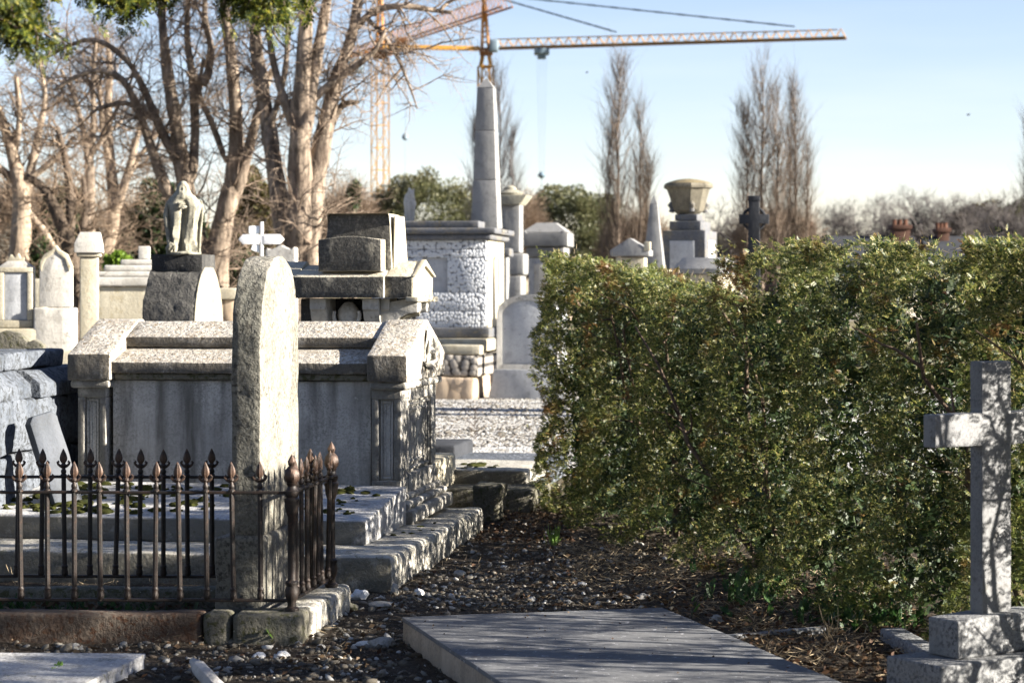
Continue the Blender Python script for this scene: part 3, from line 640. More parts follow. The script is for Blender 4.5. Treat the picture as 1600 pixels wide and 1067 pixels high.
# ---------------------------------------------------------------- canopy tomb on scroll brackets
CT = thing('canopy_tomb', 'black granite canopy tomb with gabled cap on white marble scroll brackets', 'tomb', at(645, 17), TH)
px = 17 / F; zc = lambda py: Z(py, 17)
wd = .97; g0 = zc(466); g1 = zc(432); gt = 1.99
MB().prism([(-.03, g0), (-.03, g1), (.35, gt), (.75, g1), (.75, g0)], -.215, 0, 'x', .006, .08).build('gabled_end', 'black_pick', CT, (.003, 8))
MB().prism([(-.03, g0), (-.03, g1), (.35, gt), (.75, g1), (.75, g0)], -1.15, -.94, 'x', .006, .08).build('gabled_end', 'black_pick', CT, (.003, 8))
MB().prism([(-.07, g0 + .004), (-.07, g1 - .004), (.06, g1 + .03), (.35, gt - .03), (.70, g1 - .01), (.72, g0 + .004)], -.938, -.218, 'x', .006, .08).build('cap', 'black_pick', CT, (.003, 8))
MB().prism([(-.035, g1 + .002), (.345, gt + .012), (.755, g1 + .002), (.70, g1 + .002), (.345, gt - .035), (.02, g1 + .002)], -.002, .035, 'x', .004).build('raking_moulding', 'buff', CT)
MB().prism([(-.02, g0 + .01), (-.02, g1), (.35, gt - .04), (.73, g1), (.73, g0 + .01)], .001, .010, 'x', .002).build('pediment_face', 'buff', CT)
MB().rbox(-.05, .05, -.035, .76, g0 - .03, g0 + .012, .008).build('pediment_base', 'buff', CT)
u0, u1 = -.755, -.25; b0 = 1.905
MB().rbox(u0, u1, -.02, .14, b0, zc(374), .006, .1, fn=lambda v: Vector((v.x, v.y, v.z + (.03 * (1 - abs(v.x - (u0 + u1) / 2) / ((u1 - u0) / 2)) if v.z > b0 + .15 else 0)))).build('front_block', 'black_pick', CT, (.003, 8))
def tap(v):
    t = (v.z - b0) / .46; c = (u0 + u1) / 2 + .01
    return Vector((c + (v.x - c) * (1 - .10 * t), v.y + (.05 * t if v.y < .3 else -.16 * t), v.z))
MB().rbox(u0 + .0, u1 + .05, .15, .72, b0, 2.365, .012, .08, fn=tap).build('coffin_block', 'black_pick', CT, (.003, 8))
MB().prism([(.17, b0), (.22, 2.35), (.56, 2.35), (.70, b0 + .02)], u1 + .051, u1 + .062, 'x', .002, T=Matrix.Rotation(0, 4, 'X')).build('end_facing', 'buff', CT)
def bracket(x0, x1, y0=.0):
    top, bot = g0 - .002, 1.30
    o = [(y0, top), (y0, top - .085), (y0 + .02, top - .10), (y0 + .05, top - .16), (y0 + .12, top - .24), (y0 + .16, bot), (.33, bot), (.33, top)]
    MB().prism(o, x0, x1, 'x', .006, seg=2).build('scroll_bracket', 'marble', CT, (.001, 9))
bracket(-.83, -.70); bracket(-.405, -.275); bracket(-.27, -.20, .06)
sc_ = [(.30 - .36, g0 - .002), (.02, g0 - .002), (.02, g0 - .11), (-.05, g0 - .12), (-.12, g0 - .15), (-.18, g0 - .21), (-.20, 1.30), (-.30, 1.30), (-.30, g0 - .05)]
MB().prism(sc_, .08, .24, 'y', .008).build('scroll_bracket', 'marble', CT, (.001, 9)); MB().prism(sc_, .42, .58, 'y', .008).build('scroll_bracket', 'marble', CT, (.001, 9))
MB().tube([(.02, .16, g0 - .12), (-.03, .16, g0 - .125), (-.09, .16, g0 - .145), (-.14, .16, g0 - .19), (-.16, .16, g0 - .26)], .022, 8).build('scroll_roll', 'buff', CT)
MB().rbox(-1.0, -.12, .36, .70, 1.0, g0 - .003, .01).build('core', 'black', CT)
ur = MB().lathe([(.01, 1.42), (.03, 1.44), (.075, 1.50), (.088, 1.55), (.085, 1.60), (.055, 1.64), (.03, 1.66), (.0, 1.665)], 24, (-.555, .17, 0), sy=.8)
ur.tube([(-.555 + .105 * math.cos(a), .10, 1.56 + .105 * math.sin(a)) for a in np.linspace(math.pi * .9, math.pi * 2.1, 14)], .016, 8)
ur.build('carved_urn', 'marble', CT, (.002, 20))
MB().rbox(-1.12, .0, -.04, .76, .42, 1.30, .012).build('plinth', 'marble', CT, (.004, 4)); MB().rbox(-1.3, .16, -.2, .95, -.05, .42, .02).build('base', 'buff', CT, (.006, 4))

# ---------------------------------------------------------------- mausoleum with the obelisk
Y0 = 36; MA = thing('mausoleum', 'white pebbled mausoleum block with dark cornice and obelisk on top', 'mausoleum', at(760, Y0), TH)
k = Y0 / F; z_ = lambda py: Z(py, Y0); w = 1.95
nx0, nx1 = -1.08, -.66
bd = MB(); zb = z_(512); zt = z_(375); n0, n1 = z_(457), z_(403)
bd.rbox(-w, -.02, .06, 1.6, zb, zt, .01, .5)
MB.rbox(bd, -w, nx0, .0, .06, n0, n1, .01, .5); bd.rbox(nx1, -.001, .0, .06, n0, n1, .01, .5)
for za, zb2 in ((zb, zb + .27), (zb + .275, n0 - .004), (n1 + .004, n1 + .14), (n1 + .145, zt)): bd.rbox(-w, -.001, .0, .062, za, zb2, .012, .5)
bd.build('wall', 'vermi', MA)
MB().rbox(nx0, nx1, .052, .1, n0, n1, .004).build('plain_panel', 'grey_marble', MA)
se = MB().rbox(-.018, .0, .065, 1.62, zb, zt, .006); se.rbox(-.001, .02, .07, .5, zb, zt, .01); se.rbox(-.001, .02, 1.15, 1.62, zb, zt, .01); se.rbox(-.001, .018, .5, 1.15, zt - .3, zt - .002, .01); se.build('end_wall', 'buff', MA)
MB().rbox(-w - .1, .1, -.1, 1.75, zt, zt + .10, .04).build('cornice', 'dark_monument', MA, (.004, 4)); MB().rbox(-w - .14, .18, -.16, 1.8, zt + .10, zt + .20, .03).build('cornice', 'dark_monument', MA, (.004, 4))
MB().rbox(-w - .06, -.12, -.05, 1.6, zt + .201, z_(345), .02).build('attic', 'dark_monument', MA, (.004, 4))
def obelisk(parent, x, y, z0, wb, wt, dep, h, tip, mat, joints=()):
    segs = [0, *joints, 1]
    for a, b in zip(segs[:-1], segs[1:]):
        def tp(v, a=a, b=b): q = 1 - (1 - wt / wb) * ((v.z - z0) / h); return Vector((x + v.x * q, y + v.y * q, v.z))
        MB().rbox(-wb / 2, wb / 2, -dep / 2, dep / 2, z0 + h * a + .004, z0 + h * b, .015, .3, fn=tp).build('shaft', mat, parent, (.004, 3))
    q = wt / wb; hw, hd = wb / 2 * q, dep / 2 * q; zt_ = z0 + h + .002
    MB().add([(x - hw, y - hd, zt_), (x + hw, y - hd, zt_), (x + hw, y + hd, zt_), (x - hw, y + hd, zt_), (x, y, zt_ + tip)], [(0, 1, 4), (1, 2, 4), (2, 3, 4), (3, 0, 4), (3, 2, 1, 0)]).build('point', mat, parent, smooth=0)
oy = .75; oz = z_(362)
MB().rbox(-.36, .16, oy - .30, oy + .30, zt + .202, oz + .0, .012).build('obelisk_base', 'obelisk', MA, (.004, 4))
obelisk(MA, -.13, oy, oz, .47, .275, .47, Z(140, 37) - oz, .17, 'obelisk', (.36, .70))
MB().rbox(-w - .2, .06, -.08, 1.8, z_(528), zb - .002, .02).build('base_course', 'dark_monument', MA, (.006, 3))
MB().rbox(-w - .4, .08, -.45, 1.9, z_(548), z_(529), .03).build('step', 'buff', MA, (.008, 3)); MB().rbox(-.62, .06, -.9, -.46, z_(552), z_(537), .03).build('step', 'buff', MA, (.008, 3))
MB().rbox(-w - .4, .04, -1.0, 1.9, z_(585), z_(553), .03).build('plinth', 'cobble_wall', MA, (.012, 3)); MB().rbox(-w - .4, .0, -1.1, 1.9, -.05, z_(586), .05).build('plinth', 'rubble', MA, (.03, 2.5))
o = tag(MB().blob((0, 0, .28), .10, .09, .34, 3, .25, 1.8).build('standing_stone', 'marble', None, (.02, 6)), 'small rough white standing stone on the mausoleum roof', 'stone'); o.location = (X(641, 37), 37, z_(345) - .05)
# grey headstone in front of it
GH = thing('headstone', 'grey-white marble headstone with moulded arched top beside the mausoleum', 'headstone', at(872, 35.2), TH)
k = 35 / F; hw = 1.0; zs = Z(490, 35); zt = Z(460, 35); zb = Z(578, 35)
def archy(x0, x1, z0, zs, zt, n=14): return [(x0, z0), (x1, z0)] + [((x0 + x1) / 2 + (x1 - x0) / 2 * math.cos(a), zs + (zt - zs) * math.sin(a)) for a in np.linspace(0, math.pi, n)]
MB().prism(archy(-hw, 0, zb, zs, zt), 0, .16, 'y', .012).build('slab', 'grey_marble', GH, (.003, 4))
rim = MB(); o1 = archy(-hw + .0, 0, zb, zs, zt); o2 = archy(-hw + .08, -.08, zb + .08, zs - .03, zt - .09)
for i in range(len(o1)):
    j = (i + 1) % len(o1); rim.add([(o1[i][0], -.0015, o1[i][1]), (o1[j][0], -.0015, o1[j][1]), (o2[j][0], -.0015, o2[j][1]), (o2[i][0], -.0015, o2[i][1]), (o1[i][0], -.035, o1[i][1]), (o1[j][0], -.035, o1[j][1]), (o2[j][0], -.025, o2[j][1]), (o2[i][0], -.025, o2[i][1])],
            [(4, 5, 6, 7), (0, 4, 7, 3), (1, 2, 6, 5), (2, 3, 7, 6), (0, 1, 5, 4), (3, 2, 1, 0)])
rim.build('moulding', 'marble', GH, smooth=0)
MB().prism([(-hw - .12, -.05), (.12, -.05), (.10, .14), (.05, .3), (.04, zb - .002), (-hw - .04, zb - .002), (-hw - .05, .3), (-hw - .10, .14)], -.14, .3, 'y', .015).build('base', 'grey_marble', GH, (.005, 4))
# column monument behind the obelisk
CM = thing('column_monument', 'tall pale pillar monument with dark flared cap standing behind the obelisk', 'monument', at(812, 42), TH)
zq = lambda py: Z(py, 42); k = 42 / F
MB().rbox(-.42, .0, 0, .45, zq(395), zq(318), .02, fn=lambda v: Vector((v.x, v.y, v.z))).build('shaft', 'obelisk', CM, (.005, 3))
MB().prism([(-.62, zq(305)), (.16, zq(305)), (.10, zq(312)), (.02, zq(320)), (-.44, zq(320)), (-.55, zq(312))], -.14, .6, 'y', .01).build('cap', 'statue', CM); MB().lathe([(.22, 0), (.26, .05), (.12, .12), (.12, .15), (.04, .20)], 16, (-.22, .22, zq(305))).build('finial', 'statue', CM)
MB().rbox(-.50, .10, -.05, .5, zq(430), zq(396), .05).build('moulding', 'obelisk', CM, (.005, 3)); MB().rbox(-.58, .04, -.05, .55, -.05, zq(431), .03).build('pedestal', 'obelisk', CM, (.005, 3))
o = thing('gate_pier', 'slim grey pier with capstone between the mausoleum and the pillar tomb', 'pier', at(792, 38.5), TH)
MB().rbox(-.30, 0, 0, .3, -.05, Z(402, 38.5), .015).build('shaft', 'obelisk', o); MB().rbox(-.38, .06, -.06, .36, Z(401, 38.5), Z(388, 38.5), .02).build('capstone', 'dark_monument', o)
# pillar tomb with a pitched capstone
PT = thing('pillar_tomb', 'white panelled pillar tomb with pitched grey capstone at the hedge corner', 'tomb', at(879, 44), TH)
zq = lambda py: Z(py, 44)
MB().rbox(-.70, 0, 0, .7, .3, zq(403), .012).build('shaft', 'grey_marble', PT, (.003, 4)); MB().rbox(-.58, -.12, -.012, .05, .5, zq(412), .006).build('panel', 'marble', PT)
MB().rbox(-.75, .04, -.04, .75, zq(402), zq(386), .03).build('neck', 'obelisk', PT)
cp = MB().rbox(-.85, .12, -.12, .8, zq(385), zq(364), .012); cp.build('capstone', 'obelisk', PT, (.004, 4))
MB().add([(-.83, -.10, 0), (.10, -.10, 0), (.10, .78, 0), (-.83, .78, 0), (-.55, .15, .2), (-.17, .15, .2), (-.17, .56, .2), (-.55, .56, .2)], [(0, 1, 5, 4), (1, 2, 6, 5), (2, 3, 7, 6), (3, 0, 4, 7), (4, 5, 6, 7), (3, 2, 1, 0)], Matrix.Translation((0, 0, zq(363)))).build('pitched_top', 'obelisk', PT, smooth=0)
for sx in (-.76, .03): MB().prism([(-.07, 0), (.07, 0), (.05, .10), (0, .15), (-.05, .10)], -.12, -.02, 'y', .01, T=Matrix.Translation((sx, 0, zq(372)))).build('acroterion', 'obelisk', PT)
MB().rbox(-.7, .14, -.14, .7, -.05, .298, .02).build('base', 'grey_marble', PT, (.005, 4))
# capped pedestal, small obelisk, urn monument, gabled slab, celtic cross (behind the hedge)
CP = thing('capped_pedestal', 'pale pedestal with pointed pediment capstone just above the hedge top', 'pedestal', at(1007, 30), TH); zq = lambda py: Z(py, 30)
MB().rbox(-.40, .0, 0, .4, -.05, zq(402), .015).build('shaft', 'buff', CP, (.004, 4)); MB().prism([(-.47, zq(400)), (.07, zq(400)), (.07, zq(391)), (-.2, zq(372)), (-.47, zq(391))], -.07, .47, 'y', .008).build('capstone', 'obelisk', CP, (.003, 5))
MB().rbox(.0, .09, -.09, .02, zq(392), zq(378), .01).build('corner_ear', 'buff', CP)
SO = thing('obelisk', 'small slender dark obelisk with a sunlit edge behind the hedge', 'obelisk', at(1020, 36), TH); zq = lambda py: Z(py, 36)
obelisk(SO, 0, .2, zq(420), .36, .12, .36, zq(318) - zq(420), .15, 'obelisk'); MB().rbox(-.27, .27, -.1, .5, -.05, zq(421), .02).build('base', 'buff', SO, (.004, 4))
UM = thing('urn_monument', 'dark square monument with white panels carrying a huge lidded stone urn', 'monument', at(1102, 38), math.radians(-16)); zq = lambda py: Z(py, 38)
MB().rbox(-.76, 0, 0, 1.1, -.05, zq(360), .012).build('pedestal', 'dark_monument', UM, (.004, 3)); MB().rbox(-.008, .012, .25, .85, 1.95, zq(375), .004).build('end_panel', 'marble', UM)
MB().rbox(-.63, -.19, -.018, .02, 1.7, zq(376), .006).build('panel', 'grey_marble', UM); MB().rbox(-.66, -.1, .1, 1.0, zq(359), zq(345), .012).build('step', 'dark_monument', UM, (.003, 4)); MB().rbox(-.58, -.18, .18, .9, zq(344), zq(334), .012).build('step', 'dark_monument', UM, (.003, 4))
uc = (-.40, .5, zq(333)); MB().lathe([(.20, 0), (.27, .05), (.29, .09), (.34, .30), (.39, .44), (.44, .46), (.45, .50), (.43, .54)], 10, uc).build('urn', 'urn_stone', UM, (.005, 6), 25)
MB().lathe([(.425, .541), (.36, .57), (.2, .61), (.02, .63)], 10, uc).build('lid', 'ochre_stone', UM, (.005, 6), 25)
for a in np.linspace(.4, 2 * math.pi + .4, 4, endpoint=False):
    c, s_ = math.cos(a), math.sin(a); MB().tube([(uc[0] + c * .29, uc[1] + s_ * .29, uc[2] + .20), (uc[0] + c * .33, uc[1] + s_ * .33, uc[2] + .16), (uc[0] + c * .29, uc[1] + s_ * .29, uc[2] + .10), (uc[0] + c * .31, uc[1] + s_ * .31, uc[2] + .03)], [.04, .05, .045, .05], 8).build('scroll_foot', 'dark_monument', UM)
GS = thing('gabled_slab', 'pale low gabled tomb lid showing over the hedge in front of the urn monument', 'tomb', at(1082, 31), math.radians(-28)); zq = lambda py: Z(py, 31)
MB().prism([(-.03, zq(428)), (-.03, zq(420)), (.35, zq(402)), (.73, zq(420)), (.73, zq(428))], -.30, .42, 'x', .01).build('lid', 'obelisk', GS, (.003, 4)); MB().rbox(-.25, .38, .02, .68, -.05, zq(429), .02).build('body', 'buff', GS)
CC = thing('celtic_cross', 'dark ringed celtic cross standing behind the hedge in front of the poplar', 'cross', at(1178, 33), math.radians(-8)); zq = lambda py: Z(py, 33)
cw = .095; zc_ = zq(342)
MB().prism([(-cw * 1.25, .2), (cw * 1.25, .2), (cw * .9, zc_ - .07), (.225, zc_ - .08), (.225, zc_ + .07), (cw * .85, zc_ + .065), (cw * .85, zq(309)), (-cw * .85, zq(309)), (-cw * .85, zc_ + .065), (-.225, zc_ + .07), (-.225, zc_ - .08), (-cw * .9, zc_ - .07)], 0, .14, 'y', .008).build('cross', 'black_cross', CC, (.002, 6))
MB().tube([(.17 * math.cos(a), .07, zc_ + .17 * math.sin(a)) for a in np.linspace(0, 2 * math.pi, 33)], .022, 8).build('ring', 'black_cross', CC); MB().rbox(-.09, .09, -.01, .15, zq(314), zq(308) + .02, .006).build('top_block', 'black_cross', CC); MB().rbox(-.3, .3, -.12, .3, -.05, .3, .03).build('base', 'dark_monument', CC)

# ---------------------------------------------------------------- stones at the left, in the sun
YL = 24; zq = lambda py: Z(py, YL)
def lx(px): return px * YL / F
H1 = thing('headstone', 'pale square-shouldered headstone with a dark sunk panel and crested top, leftmost', 'headstone', at(52, YL), math.radians(4))
MB().prism([(-lx(56), .3), (0, .3), (0, zq(418)), (-lx(14), zq(408)), (-lx(40), zq(408)), (-lx(56), zq(418))], 0, .16, 'y', .012).build('slab', 'marble', H1, (.003, 4))
fr = MB(); fr.rbox(-lx(56) + .004, -lx(45), -.03, .0, zq(500), zq(426), .008); fr.rbox(-lx(9), -.004, -.03, .0, zq(500), zq(426), .008); fr.rbox(-lx(56) + .004, -.004, -.032, .0, zq(425.5), zq(418), .008); fr.rbox(-lx(56) + .004, -.004, -.032, .0, zq(512), zq(500.5), .008); fr.build('raised_frame', 'buff', H1)
MB().rbox(-lx(44.5), -lx(9.5), -.008, .004, zq(500), zq(426), .002).build('sunk_panel', 'grey_marble', H1)
MB().prism([(-.28, 0), (-.1, 0), (-.1, .05), (-.14, .03), (-.17, .09), (-.2, .04), (-.25, .08)], .02, .12, 'y', .006, T=Matrix.Translation((-.0, 0, zq(408) - .005))).build('crest', 'buff', H1); MB().rbox(-lx(64), .06, -.08, .24, -.05, zq(513), .02).build('base', 'buff', H1)
H2 = thing('headstone', 'broad pale ogee-topped headstone with dark stains, second from the left', 'headstone', at(112, YL), math.radians(4))
og = [(0, zq(480)), (0, zq(420)), (-.03, zq(410)), (-lx(8), zq(400)), (-lx(20), zq(393)), (-lx(25), zq(386)), (-lx(30), zq(393)), (-lx(42), zq(400)), (-lx(48), zq(410)), (-lx(50), zq(420)), (-lx(50), zq(480))]
MB().prism(og, 0, .15, 'y', .012).build('slab', 'marble', H2, (.003, 4)); MB().prism([(p[0] * 1.0, p[1] + .02) for p in og[1:-1]] + [(p[0] * .86 - .025, p[1] - .03) for p in og[1:-1]][::-1], -.014, .16, 'y', .006).build('hood_moulding', 'buff', H2)
MB().rbox(-lx(58), .04, -.05, .22, .9, zq(481), .02).build('base', 'marble', H2, (.003, 4)); MB().rbox(-lx(64), .1, -.14, .3, -.05, .9 + .2, .02).build('step', 'buff', H2, (.003, 4))
o = tag(MB().rbox(-.10, .10, 0, .18, -.05, 2.0 - .1, .05, fn=lambda v: v).build('stone_post', 'buff', None, (.006, 4)), 'slim pale rounded stone post between the two leftmost headstones', 'post'); o.location = at(57, 26)
PI_ = thing('stone_pillar', 'square pale stone pillar with gabled cap beside the left headstones', 'pillar', at(153, YL - 1), math.radians(8)); zq2 = lambda py: Z(py, YL - 1)
MB().rbox(-.19, 0, 0, .20, .3, zq2(402), .012).build('shaft', 'buff', PI_, (.003, 4)); MB().rbox(-.22, .03, -.03, .23, zq2(401.5), zq2(396), .015).build('neck', 'buff', PI_); MB().prism([(-.245, zq2(395)), (.055, zq2(395)), (.045, zq2(381)), (.02, zq2(363)), (-.185, zq2(363)), (-.245, zq2(381))], -.06, .26, 'y', .01).build('gabled_cap', 'marble', PI_, (.003, 4)); MB().rbox(-.28, .09, -.08, .28, -.05, .298, .02).build('base', 'buff', PI_)
o = tag(MB().prism([(0, .6), (.55, .6), (.50, 1.28), (.42, 1.33), (.36, 1.30), (.30, 1.38), (.18, 1.41), (.06, 1.37), (0, 1.30)], 0, .12, 'y', .012, .1).build('headstone', 'kerb_dirty', None, (.006, 5)), 'low dark weathered headstone with shaped top in front of the leftmost headstone', 'headstone'); o.location = (X(-22, 19), 19, 0)
SF = thing('stepped_tomb', 'pale chest tomb with stepped pyramidal lid and a short shaft on top', 'tomb', at(236, 28), math.radians(3)); zq = lambda py: Z(py, 28)
MB().rbox(-.74, .1, 0, 1.2, -.05, zq(448), .02).build('chest', 'buff', SF, (.005, 3))
for i, (a, b2, c, d_) in enumerate(((-.80, .12, 447, 433), (-.72, .12, 432.5, 424), (-.62, .12, 423.5, 414), (-.42, .12, 413.5, 405))): MB().rbox(a, b2, -.06 + .1 * i, 1.3 - .1 * i, zq(c), zq(d_), .02).build('lid_step', 'marble', SF, (.004, 4))
MB().rbox(-.20, -.06, .3, .46, zq(404.5), zq(384), .012).build('shaft', 'marble', SF)
TC = thing('low_tomb', 'low pale tomb beside the tree trunk, seen past the right of the arched pedestal', 'tomb', at(372, 30), math.radians(0)); zq = lambda py: Z(py, 30)
MB().rbox(-.4, .02, 0, .8, zq(468), zq(450), .02).build('lid', 'buff', TC, (.005, 3)); MB().rbox(-.34, -.04, .05, .75, -.05, zq(468.5), .02).build('body', 'rubble', TC)
PDM = thing('pedimented_stone', 'pale stone with small pediment and corner ears beside the signpost', 'headstone', at(461, 29), math.radians(-6)); zq = lambda py: Z(py, 29)
MB().prism([(-.40, .5), (0, .5), (0, zq(388)), (-.02, zq(386)), (-.06, zq(391)), (-.20, zq(383)), (-.34, zq(391)), (-.38, zq(388)), (-.40, zq(390))], 0, .2, 'y', .008).build('slab', 'marble', PDM); MB().rbox(-.5, .1, -.1, .3, -.05, .498, .02).build('base', 'buff', PDM)
# signpost
SG = thing('signpost', 'white finger signpost with two long arrow boards among the stones', 'signpost', at(409, 30), 0); zq = lambda py: Z(py, 30)
MB().tube([(0, 0, -.05), (0, 0, zq(347))], .022, 10).build('post', 'white_paint', SG)
ar = [(.03, -.067), (.25, -.067), (.315, 0), (.25, .067), (.03, .067)]
for sg in (1, -1): MB().prism([(sg * p[0] + (-.005 if sg < 0 else 0), p[1] + zq(374)) for p in ar], -.028, -.008, 'y', .003).build('arrow_board', 'white_paint', SG)
MB().prism([(-.17, zq(365)), (-.02, zq(365)), (-.02, zq(353)), (-.17, zq(354))], .03, .05, 'y', .003, T=Matrix.Rotation(math.radians(25), 4, 'Z')).build('side_board', 'sign_grey', SG); MB().prism([(-.14, zq(390)), (-.02, zq(395)), (-.02, zq(383)), (-.12, zq(383))], .03, .05, 'y', .003, T=Matrix.Rotation(math.radians(30), 4, 'Z')).build('side_board', 'sign_grey', SG)
# ---------------------------------------------------------------- clipped hedge
HA, HD = np.array([.2356, 17.8]), np.array([1.924, -6.5]); HL = float(np.linalg.norm(HD)); hd = HD / HL
hn = np.array([hd[1], -hd[0]]); hn = hn if hn[0] < 0 else -hn           # towards the camera side
TOPS = [(0, 2.07), (.03, 2.10), (.12, 2.07), (.20, 2.03), (.36, 1.95), (.46, 1.87), (.53, 1.82), (.585, 1.82), (.605, 1.92), (.635, 2.06), (.68, 2.085), (.705, 2.06), (.715, 1.86), (.735, 1.90), (.745, 2.06), (.76, 2.085), (.88, 2.07), (.92, 2.045), (.96, 2.05), (1.05, 2.05), (1.15, 2.03), (1.3, 2.02), (1.75, 2.0)]
TT, TZ = np.array(TOPS).T
HT, HTH = 1.72, .50                          # length of the hedge and its thickness
def vnoise(pts, sc, off=0): return np.array([noise.noise(Vector(p) * sc + Vector((off, off, 0))) for p in pts])
def hedge_points(n):
    t = NR.uniform(-.012, HT, n); face = NR.random(n)
    e = NR.exponential(.07, n)
    u = np.where(face < .60, e, np.where(face < .80, HTH - e, NR.uniform(0, HTH, n)))
    top = np.interp(t, TT, TZ) + NR.normal(0, .018, n)
    top = top - .055 - .35 * np.clip(u, 0, 1)
    z = np.where(face < .80, top * NR.random(n) ** .92 + .0, top - NR.exponential(.06, n) + .02)
    endm = NR.random(n) < .045; t = np.where(endm, NR.exponential(.012, n), t); u = np.where(endm, NR.uniform(0, HTH, n), u)
    z = np.where(endm, top * NR.random(n), z)
    p3 = np.stack([t * HL, u, z], 1)
    bump = vnoise(p3, 1.6, 3) * .15 + vnoise(p3, 5.0, 8) * .10          # clumps bulge out of the face
    GP = np.array([-.02, .16, .33, .515, .715, .87, 1.03, 1.2, 1.36, 1.55, 1.8]); gi_ = np.clip(np.searchsorted(GP, t) - 1, 0, len(GP) - 2); fr_ = np.clip((t - GP[gi_]) / (GP[gi_ + 1] - GP[gi_]), 0, 1)
    col_ = np.sqrt(np.sin(np.pi * fr_).clip(0, 1)); bump = bump + (col_ - .75) * .36
    flare = np.clip((.65 - z) / .65, 0, 1) ** 1.5 * .30 * np.clip(t / .25, .15, 1)
    u = u - (bump + flare) * np.where(u < HTH * .5, 1, -1)
    t = t - np.where(t < .05, 1, 0) * bump / HL * .6
    keep = (vnoise(p3, 2.3, 21) + .6 * vnoise(p3, 6.5, 33) > -.36) | (NR.random(n) < .25) | (z > top - .12)
    q3 = np.stack([p3[:, 0], 0 * u, (p3[:, 2] - .33 * u) * 1.5], 1)
    keep &= (NR.random(n) < .22 + .78 * np.clip(col_ * 1.5, 0, 1))
    lowz = np.clip((1.25 - (p3[:, 2] - .33 * u)) / .3, 0, 1)
    keep &= (t < 1.06) | (NR.random(n) < .02) | (vnoise(q3, 3.0, 51) + .45 * vnoise(q3, 11, 77) > -.20 + .04 * lowz)  # added gaps following the sun, shaped to cast streaks on slab and cross
    qm = np.stack([p3[:, 0], 0 * u + 4, (p3[:, 2] - .33 * u) * 1.5], 1); keep &= (t > 1.06) | (vnoise(qm, 7.5, 91) + .4 * vnoise(qm, 21, 97) > -.11)  # finer gaps added along the sun, shaped to dapple tomb and ground
    keep &= ~((np.abs(t - .722) < .014) & (z > 1.5))
    xy = HA + hd * (t * HL)[:, None] - hn * u[:, None]
    return np.stack([xy[:, 0], xy[:, 1], np.maximum(z, .03)], 1)[keep], t[keep], u[keep], z[keep]
HG = thing('hedge', 'long dense clipped evergreen hedge running from the middle to the right edge', 'hedge', (0, 0, 0))
hp, ht, hu, hz_ = hedge_points(200000)
out = np.where(hu < HTH * .5, 1, -1)[:, None] * np.array([[hn[0], hn[1], 0]])
dr = out * .75 + NR.normal(0, .55, hp.shape) + np.array([[0, 0, .18]]) + (hz_ > 1.85)[:, None] * np.array([[0, 0, .2]])
scatter('foliage', 'hedge_leaf', hp, dr, NR.uniform(.022, .047, len(hp)), spray_template(7, .44, .10), HG)
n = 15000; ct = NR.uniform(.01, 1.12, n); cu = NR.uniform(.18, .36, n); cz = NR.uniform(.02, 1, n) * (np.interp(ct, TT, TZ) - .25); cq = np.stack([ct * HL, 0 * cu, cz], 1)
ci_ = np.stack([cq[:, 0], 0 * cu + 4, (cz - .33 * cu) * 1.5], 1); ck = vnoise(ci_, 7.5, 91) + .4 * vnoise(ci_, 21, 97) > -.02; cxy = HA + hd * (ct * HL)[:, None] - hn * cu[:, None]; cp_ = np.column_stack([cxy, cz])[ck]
scatter('inner_foliage', 'dark_leaf', cp_, NR.normal(0, 1, cp_.shape), NR.uniform(.08, .13, len(cp_)), spray_template(7, .44, .12), HG)  # darker leaf colour puts the hedge's inner shade into these sprays
ht_ = Tubes()
for k in range(24):
    t = R.uniform(0, HT); b = HA + hd * t * HL - hn * R.uniform(.22, .38); h = float(np.interp(t, TT, TZ)) - R.uniform(.15, .5)
    pts = [np.array([b[0], b[1], 0])]; dx = R.gauss(0, .06), R.gauss(0, .06)
    for i in range(1, 7): pts.append(np.array([b[0] + dx[0] * i + R.gauss(0, .03), b[1] + dx[1] * i + R.gauss(0, .03), h * i / 6]))
    ht_.add(pts, np.linspace(.026, .007, 7) * R.uniform(.7, 1.3), 6)
    for j in range(8):
        i = R.randrange(1, 6); p = pts[i] * R.random(); p = pts[i] + (pts[i + 1] - pts[i]) * R.random() if i < 6 else pts[i]
        a = np.array([hn[0] * R.uniform(.2, 1.1) + R.gauss(0, .45), hn[1] * R.uniform(.2, 1.1) + R.gauss(0, .45), R.uniform(.1, .9)]); L = R.uniform(.12, .34)
        q = [p + a * L * s_ + np.array([R.gauss(0, .018) for _ in range(3)]) * (s_ > 0) for s_ in (0, .3, .6, 1)]
        ht_.add(q, np.array([.010, .008, .006, .003]) * R.uniform(.6, 1.3), 5)
ht_.build('stems', 'hedge_stem', HG)
# dry inner twigs seen through the gaps
ip = hedge_points(5200)[0]; scatter('dry_twigs', 'dry', ip + np.append(-hn * .05, 0), NR.normal(0, 1, ip.shape), NR.uniform(.05, .14, len(ip)), TWIG3, HG)

